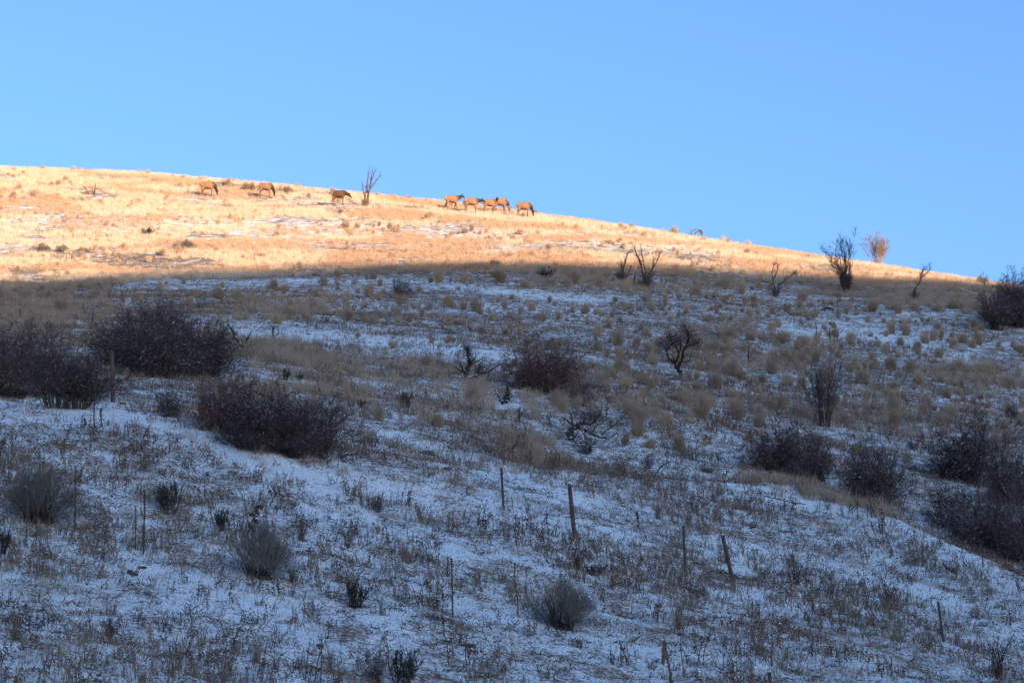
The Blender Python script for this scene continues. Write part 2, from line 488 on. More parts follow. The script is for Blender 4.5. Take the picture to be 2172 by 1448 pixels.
def snow_amount(px, row):
    """how much of the ground the dusting covers, 0 to 1 (drifts, thin ground under grass)"""
    s = np.full(px.shape, 0.80)
    term = np.interp(px, TERM_PX, TERM_ROW)
    s = s - 0.06 + 0.24 * drift(px, row)
    s = s + 0.05 * smooth(850, 1100, row)
    s = s - 0.14 * np.exp(-((row - term - 10) / 16.0) ** 2)
    s = np.where(row < term, 0.62 + 0.10 * np.exp(-((row - (470 + px * 0.03)) / 35.0) ** 2), s)
    return s
TERM_PX = [-600, 0, 200, 430, 700, 860, 1200, 1400, 1740, 1900, 2080, 2300, 2800]
TERM_ROW = [612, 600, 590, 580, 568, 563, 565, 570, 588, 598, 606, 612, 620]

def build_hill():
    az = np.concatenate([np.linspace(-1.15, -0.325, 50), np.linspace(-0.32, -0.232, 70), np.linspace(-0.23, 0.23, 660), np.linspace(0.232, 0.32, 70), np.linspace(0.325, 1.15, 50)])
    rho = np.concatenate([np.linspace(6.1, 34, 24, endpoint=False), np.exp(np.linspace(math.log(34), math.log(285), 620)), np.linspace(290, 465, 40)])
    A, Q = np.meshgrid(az, rho, indexing='ij')
    X, Y = Q * np.sin(A), Q * np.cos(A)
    Zz = hill_z(X, Y)
    v = np.stack([X, Y, Zz], -1).reshape(-1, 3)
    n, mnum = A.shape
    idx = np.arange(n * mnum).reshape(n, mnum)
    q = np.stack([idx[:-1, :-1], idx[1:, :-1], idx[1:, 1:], idx[:-1, 1:]], -1).reshape(-1, 4)
    me = make_mesh('hillside', v, [q], M['ground'], True)
    px, row = project(v[:, 0], v[:, 1], v[:, 2])
    s = snow_amount(px, row) + 0.16 * (fbm(v[:, 0] / 5.0, v[:, 1] / 5.0, 41, 3) - 0.5)
    at = me.attributes.new('snow', 'FLOAT', 'POINT')
    at.data.foreach_set('value', s.astype(np.float32))
    tag(link('hillside', me), 'snow dusted hillside climbing to a sunlit ridge', None, None, 'structure')
build_hill()

def build_valley():
    """the valley floor behind and beside the camera, a sheet that runs far out"""
    a = np.linspace(0, 2 * math.pi, 97)[:-1]
    rr = np.array([0.0, 6, 20, 60, 150, 400, 1200, 3000])
    A, Q = np.meshgrid(a, rr, indexing='ij')
    X, Y = Q * np.cos(A), Q * np.sin(A)
    Zz = np.where(Q < 7, -1.80, -1.80 - 0.02 * (Q - 6) ** 0.9)
    v = np.stack([X, Y, Zz], -1).reshape(-1, 3)
    idx = np.arange(A.size).reshape(A.shape)
    nx = np.roll(idx, -1, 0)
    q = np.stack([idx[:, :-1], idx[:, 1:], nx[:, 1:], nx[:, :-1]], -1).reshape(-1, 4)
    me = make_mesh('valley_floor', v, [q], M['ground'], True)
    at = me.attributes.new('snow', 'FLOAT', 'POINT'); at.data.foreach_set('value', np.full(len(v), 0.95, np.float32))
    tag(link('valley_floor', me), 'snowy valley floor at the foot of the hill', None, None, 'structure')
build_valley()

def build_opposite_ridge():
    """the hill across the valley, behind the camera, whose crest shades the lower slope"""
    n = np.array([math.sin(SUN_AZ), math.cos(SUN_AZ)]); tdir = np.array([n[1] * -1, n[0]]) * 1.0
    D = 290.0
    ts, zs = [], []
    for px, row in zip(TERM_PX, TERM_ROW):
        if px < -100 or px > 2150: continue
        x, y, z, _ = ground(px, row)
        z = float(hill_z(x, y, False)) + 0.25
        L = D - (n[0] * x + n[1] * y)
        ts.append(tdir[0] * x + tdir[1] * y); zs.append(z + L * math.tan(SUN_EL))
    o = np.argsort(ts); ts, zs = np.array(ts)[o], np.array(zs)[o]
    # to the side the crest is lowered to admit skylight, still shading the near slope
    A, Q = np.meshgrid(np.linspace(-0.26, 0.26, 120), np.linspace(34, 190, 160))
    X, Y = (Q * np.sin(A)).ravel(), (Q * np.cos(A)).ravel()
    tt = tdir[0] * X + tdir[1] * Y
    need = hill_z(X, Y, False) + 2.0 + (D - (n[0] * X + n[1] * Y)) * math.tan(SUN_EL)
    T = np.concatenate([np.linspace(-700, ts[0] - 63, 50), np.linspace(ts[0] - 60, ts[0] - 2, 40), np.linspace(ts[0], ts[-1], 90), np.linspace(ts[-1] + 5, 800, 60)])
    zc = np.interp(T, ts, zs)
    for q, tq in enumerate(T):
        if tq < ts[0] - 1:
            m = np.abs(tt - tq) < 6
            hi_ = need[m].max() if m.any() else -1e9
            zc[q] = min(zs[0] - 0.02 * (ts[0] - tq), max(hi_, zs[0] - 0.75 * (ts[0] - tq), 34 + 14 * float(fbm(tq / 60, 3.0, 5, 3))))
    zc = zc + np.where(T > ts[-1] + 5, -0.10 * (T - ts[-1]) + 6 * (fbm(T / 60, T * 0 + 9, 5, 3) - 0.5), 0)
    zc = np.maximum(zc, 25)
    off = np.array([-235, -180, -125, -85, -45, -20, -6, 0, 6, 20, 60, 130, 250.])
    drop = np.array([125, 92, 60, 37, 18, 6.5, 1.1, 0, 1.1, 7, 26, 60, 115.])
    V = []
    for t_, z_ in zip(T, zc):
        for o_, d_ in zip(off, drop):
            p = n * (D + o_) + tdir * t_
            b = 0 if abs(o_) < 8 else 3.0 * (float(fbm(p[0] / 40, p[1] / 40, 8, 3)) - 0.5)
            V.append((p[0], p[1], max(z_ - d_ * max(z_, 20) / 100.0 + b, -14)))
    idx = np.arange(len(V)).reshape(len(T), len(off))
    q = np.stack([idx[:-1, :-1], idx[1:, :-1], idx[1:, 1:], idx[:-1, 1:]], -1).reshape(-1, 4)
    me = make_mesh('opposite_hill', V, [q], M['ground'], True)
    at = me.attributes.new('snow', 'FLOAT', 'POINT'); at.data.foreach_set('value', np.full(len(V), 0.95, np.float32))
    tag(link('opposite_hill', me), 'hill across the valley whose crest shades the slope', None, None, 'structure')
build_opposite_ridge()
#PART2
# ------------------------------------------------------------------ dry grass and weeds: plants to copy
def tuft_mesh(name, n, w, h, seed, mat, fuzz=1.0, bw=0.012, base=0.16):
    """a bunchgrass tuft: blades fan from a small crown into a soft dome"""
    g = Geo(); r = np.random.default_rng(seed)
    a = r.uniform(0, 2 * math.pi, n); q = np.sqrt(r.uniform(0, 1, n))
    b = np.stack([np.cos(a) * q * base * w, np.sin(a) * q * base * w, np.full(n, -0.03)], 1)
    lean = q * r.uniform(0.55, 1.05, n)
    clump = 0.8 + 0.45 * fbm(a * 1.1 + seed, q * 3, seed, 2)                # uneven sheaves within the tuft
    hh = h * (0.40 + 0.66 * r.uniform(0, 1, n) ** 0.8) * np.sqrt(np.maximum(1 - (lean * 0.85) ** 2, 0.12)) * clump
    a2 = a + r.normal(0, 0.35 * fuzz, n)
    tip = np.stack([np.cos(a2) * lean * w * 0.5, np.sin(a2) * lean * w * 0.5, hh], 1)
    tip[:, :2] += r.normal(0, 0.07 * fuzz * w, (n, 2)) + r.normal(0, 0.09, 2) * w
    mid = b * 0.45 + tip * 0.55
    mid[:, 2] += hh * 0.10
    g.blades(b, mid, tip, bw * r.uniform(0.6, 1.3, n))
    return g.mesh(name, mat)

def wisp_mesh(name, n, h, spread, seed, mat, bw):
    g = Geo(); r = np.random.default_rng(seed)
    b = np.stack([r.normal(0, spread, n), r.normal(0, spread, n), np.full(n, -0.02)], 1)
    hh = h * r.uniform(0.45, 1.1, n)
    off = r.normal(0, 0.38, (n, 2)) * hh[:, None]
    tip = b + np.stack([off[:, 0], off[:, 1], hh], 1)
    mid = b + np.stack([off[:, 0] * 0.35, off[:, 1] * 0.35, hh * 0.6], 1)
    g.blades(b, mid, tip, bw * r.uniform(0.7, 1.3, n))
    return g.mesh(name, mat)

def weed_mesh(name, nst, h, seed, mat, leaf=0.045, nleaf=9):
    """a dead forb: a few thin stems with curled leaves and seed heads"""
    g = Geo(); r = np.random.default_rng(seed)
    for _ in range(nst):
        a = r.uniform(0, 6.28); L = h * r.uniform(0.55, 1.1); k = r.uniform(0.05, 0.45)
        p0 = np.array([r.normal(0, 0.05), r.normal(0, 0.05), -0.02])
        p2 = p0 + np.array([math.cos(a) * k * L, math.sin(a) * k * L, L])
        p1 = (p0 + p2) / 2 + np.array([-math.cos(a), -math.sin(a), 0.2]) * 0.06 * L
        g.tubes(np.array([p0, p1, p2]), np.array([0.005, 0.004, 0.002]), 3)
        t = r.uniform(0.25, 1.0, nleaf)[:, None]
        c = p0 * (1 - t) + p2 * t
        d = r.normal(0, 1, (nleaf, 3)); d[:, 2] *= 0.6
        d /= np.linalg.norm(d, axis=1, keepdims=True)
        e = r.normal(0, 1, (nleaf, 3)); e -= (e * d).sum(1, keepdims=True) * d; e /= np.linalg.norm(e, axis=1, keepdims=True)
        s = leaf * r.uniform(0.4, 1.2, (nleaf, 1))
        v = np.stack([c, c + d * s * 0.6 + e * s * 0.3, c + d * s * 1.1, c + d * s * 0.5 - e * s * 0.3], 1)
        g.add(v.reshape(-1, 3), None, np.arange(nleaf)[:, None] * 4 + np.array([[0, 1, 2, 3]]))
    return g.mesh(name, mat)

def litter_mesh(name, seed, mat):
    """bits of stubble and litter lying on the snow"""
    g = Geo(); r = np.random.default_rng(seed); n = 9
    a = np.stack([r.normal(0, 0.09, n), r.normal(0, 0.09, n), r.uniform(0.0, 0.02, n)], 1)
    d = r.normal(0, 1, (n, 3)); d[:, 2] = np.abs(d[:, 2]) * 0.5
    b = a + d / np.linalg.norm(d, axis=1, keepdims=True) * r.uniform(0.04, 0.12, (n, 1))
    g.spikes(a, b, 0.008, 3)
    return g.mesh(name, mat)

protos = {}
def proto(group, me):
    if group not in protos: protos[group] = bpy.data.collections.new('plants_' + group)
    o = bpy.data.objects.new(me.name, me)
    protos[group].objects.link(o)

for i in range(5): proto('short_grass', wisp_mesh('grass_wisp', 16, 0.15, 0.09, 100 + i, M['straw'], 0.0065))
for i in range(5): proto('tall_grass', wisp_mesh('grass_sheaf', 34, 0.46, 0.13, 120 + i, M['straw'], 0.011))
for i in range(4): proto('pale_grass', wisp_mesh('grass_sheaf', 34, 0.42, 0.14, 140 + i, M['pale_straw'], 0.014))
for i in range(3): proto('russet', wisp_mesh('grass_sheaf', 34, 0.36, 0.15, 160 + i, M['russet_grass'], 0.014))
for i in range(6): proto('weeds', weed_mesh('weed', 3 + i % 4, 0.22 + 0.05 * (i % 3), 180 + i, M['brown_weed'], 0.034, 8))
for i in range(4): proto('rust_weeds', weed_mesh('weed', 4 + i % 2, 0.25 + 0.04 * i, 190 + i, M['rust_weed'], 0.036, 8))
for i in range(5): proto('grey_weeds', weed_mesh('weed', 7, 0.28, 200 + i, M['grey_weed'], 0.03, 7))
for i in range(5): proto('stubble', wisp_mesh('stubble', 10, 0.10, 0.11, 230 + i, M['dark_stubble'], 0.0075))
for i in range(4): proto('litter', litter_mesh('litter', 220 + i, M['brown_weed']))
TUFTS = [tuft_mesh('grass_tuft', 420, 1.0, 0.92, 240 + i, M['straw'], 1.0 + 0.1 * i, 0.013) for i in range(5)]
TUFTS += [tuft_mesh('grass_tuft', 360, 1.0, 0.75, 250 + i, M['straw'], 1.3, 0.013, 0.24) for i in range(3)]
for t in TUFTS: proto('tufts', t)

def scatter(name, xy, scl, group, label, tilt=0.18, lift=0.0):
    """ground cover nobody could count: points on the hill that each carry a plant"""
    xy = np.asarray(xy); n = len(xy)
    z = hill_z(xy[:, 0], xy[:, 1]) + lift
    v = np.column_stack([xy, z]).astype(np.float32)
    me = bpy.data.meshes.new(name)
    me.vertices.add(n); me.vertices.foreach_set('co', v.ravel())
    rot = np.column_stack([rng.normal(0, tilt, n), rng.normal(0, tilt, n), rng.uniform(0, 6.283, n)]).astype(np.float32)
    a = me.attributes.new('turn', 'FLOAT_VECTOR', 'POINT'); a.data.foreach_set('vector', rot.ravel())
    a = me.attributes.new('size', 'FLOAT', 'POINT'); a.data.foreach_set('value', np.asarray(scl, np.float32))
    ng = bpy.data.node_groups.new(name, 'GeometryNodeTree')
    ng.interface.new_socket('Geometry', in_out='INPUT', socket_type='NodeSocketGeometry')
    ng.interface.new_socket('Geometry', in_out='OUTPUT', socket_type='NodeSocketGeometry')
    N, Lk = ng.nodes, ng.links
    gi, go = N.new('NodeGroupInput'), N.new('NodeGroupOutput')
    iop = N.new('GeometryNodeInstanceOnPoints')
    ci = N.new('GeometryNodeCollectionInfo')
    ci.inputs['Collection'].default_value = protos[group]
    ci.inputs['Separate Children'].default_value = True
    ci.inputs['Reset Children'].default_value = True
    def attr(nm, typ):
        q = N.new('GeometryNodeInputNamedAttribute'); q.data_type = typ; q.inputs['Name'].default_value = nm
        return q.outputs[0]
    iop.inputs['Pick Instance'].default_value = True
    Lk.new(gi.outputs[0], iop.inputs['Points'])
    Lk.new(ci.outputs[0], iop.inputs['Instance'])
    Lk.new(attr('turn', 'FLOAT_VECTOR'), iop.inputs['Rotation'])
    Lk.new(attr('size', 'FLOAT'), iop.inputs['Scale'])
    Lk.new(iop.outputs[0], go.inputs[0])
    o = link(name, me)
    md = o.modifiers.new('scatter', 'NODES'); md.node_group = ng
    tag(o, label, None, None, 'stuff')
    return o

def spread(n, lo, hi, power=1.0, half=0.31):
    """n points over the part of the hill the photograph looks at"""
    n = int(n * half / 0.222)
    u = rng.uniform(0, 1, n)
    rho = np.sqrt(lo * lo + (hi * hi - lo * lo) * u ** power)
    az = rng.uniform(-half, half, n)
    return np.column_stack([rho * np.sin(az), rho * np.cos(az)]), rho

def seen(xy):
    z = hill_z(xy[:, 0], xy[:, 1], False)
    return project(xy[:, 0], xy[:, 1], z)

def keep(xy, p, clean=0.75):
    px_, row_ = seen(xy)
    return rng.uniform(0, 1, len(xy)) < p * (1 - clean * drift(px_, row_))

def line_band(px, row, pts, half_up, half_dn):
    """1 near a line given as (px, row) points of the photograph, fading above and below"""
    X, Y = zip(*pts)
    d = row - np.interp(px, X, Y)
    f = np.where(d < 0, np.exp(-(d / half_up) ** 2), np.exp(-(d / half_dn) ** 2))
    return f * smooth(X[0] - 60, X[0], px) * smooth(X[-1] + 60, X[-1], px)

def blob(px, row, cx, cy, rx, ry):
    return np.exp(-((px - cx) / rx) ** 2 - ((row - cy) / ry) ** 2)

def tall_density(px, row, term):
    """where straw grass stands thick on the shaded slope"""
    f = line_band(px, row, list(zip(TERM_PX, np.array(TERM_ROW) + 8)), 20, 9) * np.interp(px, [0, 250, 350, 1000, 1200], [0.8, 0.6, 0.4, 0.5, 0.9])
    f = np.maximum(f, line_band(px, row, [(1150, 590), (1300, 600), (1600, 612), (2000, 636), (2080, 648)], 24, 14) * 0.85)
    f = np.maximum(f, line_band(px, row, [(470, 705), (520, 745), (700, 775), (850, 800), (1010, 822)], 26, 30) * 1.0)
    f = np.maximum(f, line_band(px, row, [(560, 830), (800, 860), (1000, 900), (1200, 930)], 24, 24) * 0.45)
    f = np.maximum(f, blob(px, row, 90, 668, 140, 28) * 0.65)
    f = np.maximum(f, blob(px, row, 620, 655, 90, 22) * 0.5)
    f = np.maximum(f, blob(px, row, 1320, 850, 160, 55) * 0.7)
    f = np.maximum(f, blob(px, row, 1580, 740, 130, 50) * 0.55)
    f = np.maximum(f, blob(px, row, 2030, 810, 160, 45) * 0.65)
    f = np.maximum(f, blob(px, row, 1560, 890, 200, 45) * 0.6)
    f = np.maximum(f, blob(px, row, 1900, 880, 200, 40) * 0.5)
    f = np.maximum(f, blob(px, row, 1140, 950, 70, 35) * 0.9)
    f = np.maximum(f, blob(px, row, 1000, 850, 60, 22) * 0.9)
    f = np.maximum(f, line_band(px, row, [(1560, 1010), (1660, 1030), (1760, 1062), (1880, 1090)], 12, 18) * 0.8)
    f = np.maximum(f, line_band(px, row, [(430, 935), (560, 975), (720, 1000)], 16, 10) * 0.6)
    for cx, cy, rx, ry in [(994, 785, 50, 30), (1250, 915, 70, 35), (1072, 850, 20, 25), (1102, 885, 15, 22), (1440, 790, 40, 30), (1165, 895, 22, 18), (520, 740, 45, 45), (690, 972, 60, 22)]:
        f = f * (1 - 0.85 * blob(px, row, cx, cy, rx, ry))
    return np.where(row > term - 6, f, 0)

ELK_AT = [(440, 418), (562, 420), (718, 438), (957, 445), (998, 450), (1037, 452), (1054, 453), (1110, 460)]
elk_xy = np.array([ground(px_, row_, 200, 262)[:2] for px_, row_ in ELK_AT])
def grazed(xy):
    """1 where elk have trodden and grazed the grass down"""
    d = np.min([((xy[:, 0] - ex - .1) / 1.8) ** 2 + ((xy[:, 1] - ey + 2.6) / 3.8) ** 2 for ex, ey in elk_xy], axis=0)
    return np.exp(-d)
# short grass through the snow, everywhere
xy, rho = spread(200000, 38, 215)
px, row = seen(xy); term = np.interp(px, TERM_PX, TERM_ROW)
c = fbm(xy[:, 0] / 2.2, xy[:, 1] / 2.2, 61, 4)
p = smooth(0.38, 0.62, c) * np.interp(rho, [40, 80, 130, 215], [1.0, 0.72, 0.30, 0.10])
m = keep(xy, p)
scatter('short_grass', xy[m], rng.uniform(0.6, 1.4, m.sum()) * np.interp(rho[m], [40, 200], [0.85, 1.25]), 'short_grass', 'short dry grass poking through the snow')
# tall straw grass of the shaded slope
xy, rho = spread(120000, 60, 215)
px, row = seen(xy); term = np.interp(px, TERM_PX, TERM_ROW)
c = fbm(xy[:, 0] / 3.0, xy[:, 1] / 3.0, 71, 3)
p = tall_density(px, row, term) * smooth(0.30, 0.62, c) * 0.55
m = keep(xy, p)
scatter('tall_grass', xy[m], rng.uniform(0.7, 1.35, m.sum()), 'tall_grass', 'tall straw grass standing in drifts on the shaded slope')
# grass of the sunlit slope
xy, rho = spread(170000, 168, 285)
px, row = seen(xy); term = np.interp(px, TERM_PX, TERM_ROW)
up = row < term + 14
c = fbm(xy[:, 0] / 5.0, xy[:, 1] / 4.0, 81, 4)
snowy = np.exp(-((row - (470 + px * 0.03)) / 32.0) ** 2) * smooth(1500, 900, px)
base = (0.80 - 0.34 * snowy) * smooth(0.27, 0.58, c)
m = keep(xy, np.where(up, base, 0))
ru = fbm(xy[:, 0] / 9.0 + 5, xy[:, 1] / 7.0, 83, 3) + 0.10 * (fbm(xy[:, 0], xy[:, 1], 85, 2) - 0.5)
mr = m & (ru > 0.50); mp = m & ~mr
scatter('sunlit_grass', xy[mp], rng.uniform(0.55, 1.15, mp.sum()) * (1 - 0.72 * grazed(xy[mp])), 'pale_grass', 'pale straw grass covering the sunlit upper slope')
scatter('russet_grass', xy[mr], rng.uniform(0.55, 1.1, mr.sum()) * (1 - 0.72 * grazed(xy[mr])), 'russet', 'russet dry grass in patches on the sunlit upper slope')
# brown weeds of the near slope
xy, rho = spread(60000, 38, 130)
px, row = seen(xy)
c = fbm(xy[:, 0] / 2.6, xy[:, 1] / 2.6, 91, 4)
p = smooth(0.46, 0.66, c) * smooth(740, 960, row)
for cx, cy, rx, ry, k in [(860, 1030, 130, 30, 1), (1160, 1090, 70, 30, 1), (1200, 1210, 90, 35, 1), (620, 1110, 110, 60, .8), (300, 930, 160, 30, .8), (1420, 1010, 160, 40, .8),
                          (1650, 1080, 220, 40, .9), (1880, 1260, 70, 40, 1), (1450, 1270, 80, 40, 1), (740, 1140, 50, 30, 1), (1720, 1340, 350, 80, .8), (230, 1330, 60, 40, .9),
                          (440, 985, 90, 22, .9), (1080, 700, 110, 14, .8), (500, 965, 80, 20, .8), (1300, 1270, 60, 50, .9), (2100, 1400, 100, 60, .9), (560, 1370, 80, 50, .7)]:
    p = np.maximum(p * 0.97, blob(px, row, cx, cy, rx, ry) * k * smooth(0.30, 0.55, c))
m = keep(xy, p * 0.85)
rust = m & (fbm(xy[:, 0] / 1.8 + 3, xy[:, 1] / 1.8, 95, 3) > 0.56)
m = m & ~rust
scatter('rust_weeds', xy[rust], np.exp(rng.normal(-0.1, 0.35, rust.sum())), 'rust_weeds', 'rust coloured dead weeds in patches on the near slope')
scatter('brown_weeds', xy[m], np.exp(rng.normal(-0.12, 0.38, m.sum())), 'weeds', 'brown leafy dead weeds scattered over the near slope')
xy, rho = spread(60000, 38, 175)
c = fbm(xy[:, 0] / 3.1, xy[:, 1] / 3.1, 97, 4)
m = keep(xy, smooth(0.42, 0.66, c) * np.interp(rho, [40, 110, 150, 175], [0.95, 0.7, 0.3, 0.1]))
scatter('grey_weeds', xy[m], rng.uniform(0.6, 1.5, m.sum()), 'grey_weeds', 'fine grey brown dead weeds between the tufts')
xy, rho = spread(150000, 38, 212)
c = fbm(xy[:, 0] / 1.6, xy[:, 1] / 1.6, 103, 4)
m = keep(xy, smooth(0.36, 0.62, c) * np.interp(rho, [40, 120, 170, 212], [0.95, 0.8, 0.4, 0.25]))
scatter('stubble', xy[m], np.exp(rng.normal(0, 0.35, m.sum())) * np.interp(rho[m], [40, 120, 200], [0.9, 1.2, 1.0]), 'stubble', 'dark broken stubble poking out of the snow everywhere')
xy, rho = spread(90000, 38, 200)
m = keep(xy, np.full(len(xy), 0.75))
scatter('litter', xy[m], rng.uniform(0.6, 1.8, m.sum()), 'litter', 'dark stubble and plant litter lying on the snow')
#PART3
# ------------------------------------------------------------------ things: helpers
def root(name, px, row, label, cat, group=None, rz=0.0, scale=None, sink=0.0):
    """an Empty at the foot of a thing that stands on the hill where the photograph shows it"""
    x, y, z, mpp = ground(px, row)
    o = bpy.data.objects.new(name, None)
    o.empty_display_size = 0.2
    C.objects.link(o)
    o.location = (x, y, z - sink)
    o.rotation_euler = (0, 0, rz)
    if scale is not None: o.scale = scale
    tag(o, label, cat, group)
    return o, mpp

def part(name, me, parent, kind=None, label=None):
    o = link(name, me, parent)
    tag(o, label, None, None, kind)
    return o

def shrub_geo(seed, w, h, nst, base_w, r0, nbr, ntw, blen, tlen, up=0.3, rtw=0.005, lean0=0.0, dome=0.8, wob=0.05, tmin=0.25, hlo=0.68, rnd=0.55):
    """stems fanning from a base, branches on them, fine twigs on the branches"""
    r = np.random.default_rng(seed)
    st, tw = Geo(), Geo()
    K = 7
    a = r.uniform(0, 6.283, nst); q = np.sqrt(r.uniform(lean0, 1, nst))
    b = np.stack([np.cos(a) * q * base_w * 0.5, np.sin(a) * q * base_w * 0.5, np.full(nst, -0.05)], 1)
    b[:, :2] += r.normal(0, 0.04 * base_w, (nst, 2))
    a2 = a + r.normal(0, 0.45, nst)
    lean = np.clip(q * r.uniform(0.6, 1.05, nst), 0, 1)
    hh = h * np.sqrt(np.maximum(1 - (lean * dome) ** 2, 0.05)) * r.uniform(hlo, 1.0, nst)
    tip = np.stack([np.cos(a2) * lean * w * 0.5, np.sin(a2) * lean * w * 0.5, hh], 1)
    t = np.linspace(0, 1, K)
    P = b[:, None, :] + (tip - b)[:, None, :] * np.stack([t ** 1.25, t ** 1.25, t ** 0.92], -1)[None]
    jit = np.cumsum(r.normal(0, wob, (nst, K, 3)), axis=1) * h * 0.5
    jit -= jit[:, :1]
    P = P + jit * t[None, :, None]
    P[:, 1:, 2] = np.maximum(P[:, 1:, 2], 0.04)
    rr = r0 * r.uniform(0.6, 1.25, (nst, 1)) * (1 - 0.82 * t)[None]
    st.tubes(P, rr, 4)
    # branches
    n = nst * nbr
    si = np.repeat(np.arange(nst), nbr)
    tt = r.uniform(tmin, 0.99, n) * (K - 1)
    k0 = np.minimum(tt.astype(int), K - 2); f = (tt - k0)[:, None]
    B0 = P[si, k0] * (1 - f) + P[si, k0 + 1] * f
    D = P[si, k0 + 1] - P[si, k0]; D /= np.linalg.norm(D, axis=1, keepdims=True) + 1e-9
    out = B0.copy(); out[:, 2] = 0; out /= np.linalg.norm(out, axis=1, keepdims=True) + 1e-6
    d = D * 0.7 + r.normal(0, rnd, (n, 3)) + out * 0.15; d[:, 2] += up
    d /= np.linalg.norm(d, axis=1, keepdims=True)
    L = blen * r.uniform(0.45, 1.1, n) * (1.15 - 0.55 * tt / (K - 1))
    d2 = d + r.normal(0, 0.25, (n, 3)); d2[:, 2] += up * 0.8; d2 /= np.linalg.norm(d2, axis=1, keepdims=True)
    M1 = B0 + d * (L * 0.5)[:, None]; M2 = M1 + d2 * (L * 0.5)[:, None]
    BP = np.stack([B0, M1, M2], 1)
    BP[:, 1:, 2] = np.maximum(BP[:, 1:, 2], 0.03)
    tw.tubes(BP, np.stack([np.full(n, rtw * 1.5), np.full(n, rtw * 1.2), np.full(n, rtw * 0.5)], 1), 3)
    # twigs
    m = n * ntw
    bi = np.repeat(np.arange(n), ntw)
    u = r.uniform(0.1, 1.0, m) * 2
    k0 = np.minimum(u.astype(int), 1); f = (u - k0)[:, None]
    T0 = BP[bi, k0] * (1 - f) + BP[bi, k0 + 1] * f
    dd = BP[bi, k0 + 1] - BP[bi, k0]; dd /= np.linalg.norm(dd, axis=1, keepdims=True) + 1e-9
    dd = dd * 0.8 + r.normal(0, rnd * 1.1, (m, 3)); dd[:, 2] += up * 0.8
    dd /= np.linalg.norm(dd, axis=1, keepdims=True)
    T1 = T0 + dd * (tlen * r.uniform(0.4, 1.15, m))[:, None]
    T1[:, 2] = np.maximum(T1[:, 2], 0.01)
    tw.spikes(T0, T1, rtw * r.uniform(0.6, 1.1, m), 3)
    return st, tw

def shrub_pair(name, mats, *a, **k):
    st, tw = shrub_geo(*a, **k)
    return st.mesh(name + '_stems', mats[0]), tw.mesh(name + '_twigs', mats[1])

def recolour(me, mat):
    c = me.copy(); c.materials.clear(); c.materials.append(mat)
    return c

# ------------------------------------------------------------------ bunchgrass tufts, one by one
TUFT_AT = [(550,650,14),(615,650,22),(607,678,42),(652,678,28),(660,658,18),(739,638,26),(770,655,26),(741,680,28),(791,688,26),(846,646,36),(804,638,20),(843,684,22),(868,684,20),
 (902,671,18),(953,652,30),(983,658,28),(1013,662,42),(948,690,28),(983,690,22),(758,622,14),(702,634,14),(806,893,36),(933,903,42),(771,845,30),(731,842,30),
 (1130,660,30),(1090,680,26),(1214,663,18),(1293,697,26),(1361,699,20),(1423,682,20),(1386,660,26),(1269,714,28),(1311,734,42),(1351,736,26),(1373,736,18),(1316,763,28),(1286,758,22),
 (1388,775,36),(1411,643,18),(1306,641,18),(1537,643,24),(1580,645,16),(1520,665,16),(1500,683,22),(1590,670,22),(1609,668,18),(1542,722,42),(1592,722,34),(1545,745,36),(1577,745,26),
 (1552,797,46),(1515,790,30),(1478,777,26),(1577,805,30),(1614,810,26),(1324,823,42),(1280,823,36),(1381,842,20),(1413,905,46),(1490,878,60),(1562,890,46),(1453,858,50),(1610,908,42),(1340,882,42),(1150,682,26),
 (1640,667,22),(1671,662,24),(1705,672,34),(1728,672,26),(1779,675,18),(1921,712,30),(1862,734,16),(1990,699,24),(2018,717,18),(1995,717,20),(2077,731,32),(2165,749,30),(1779,759,26),(1737,756,24),(1804,789,26),
 (1821,784,24),(1846,764,22),(1893,786,42),(1933,791,36),(1953,816,36),(1988,796,26),(2035,786,46),(2085,799,56),(2085,821,46),(2142,823,50),(2038,838,28),(2008,843,28),(1861,823,18),(1893,826,18),(1839,848,22),
 (1854,863,20),(1901,875,42),(1961,858,36),(1961,880,40),(2025,885,42),(2080,846,20),(2097,865,26),(2140,873,26),(1814,870,20),(1640,719,22),(1665,724,26),(1715,734,24),(1734,729,20),(1645,763,30),(1670,766,30),
 (60,632,50),(199,634,40),(149,627,26),(100,632,30),(15,637,30),(132,665,52),(410,632,30),(468,635,32),(502,635,32),(261,637,18),(505,662,20),(522,678,24),(1140,985,60),(1125,960,46),(1000,850,50),(1375,950,34),(1330,620,30),(1170,605,40),(1115,610,34),
 (1215,600,46),(1270,605,50),(1480,625,36),(1540,610,44),(1600,640,26),(1700,640,34),(1850,660,40),(1990,660,40),(2030,655,46),(1905,665,30),(340,615,24),(300,640,20),(890,620,20),(930,600,36),(1060,600,40),(980,600,30)]
taken = []
def place_tuft(px, row, wpx, label, group):
    x, y, z, mpp = ground(px, row)
    if any((x - a) ** 2 + (y - b) ** 2 < 0.2 for a, b in taken): return False
    taken.append((x, y))
    o = link('grass_tuft', TUFTS[rng.integers(0, 5) if wpx < 34 else rng.integers(0, 8)])
    o.location = (x, y, z)
    sw = wpx * mpp * 1.12
    o.scale = (sw, sw, max(0.35, min(sw, 1.1)) * rng.uniform(0.75, 1.2))
    o.rotation_euler = (rng.normal(0, 0.16), rng.normal(0, 0.16), rng.uniform(0, 6.28))
    tag(o, label, 'grass tuft', group)
    return True
def tuft_group(px, row):
    term = float(np.interp(px, TERM_PX, TERM_ROW))
    return 'bunchgrass tufts below the sunlit ridge' if row < term + 75 else ('bunchgrass tufts on the middle slope' if row < 720 else 'bunchgrass tufts above the thickets')
n_tuft = 0
for px, row, wpx in TUFT_AT:
    n_tuft += place_tuft(px, row, wpx, None, tuft_group(px, row))
tries = 0
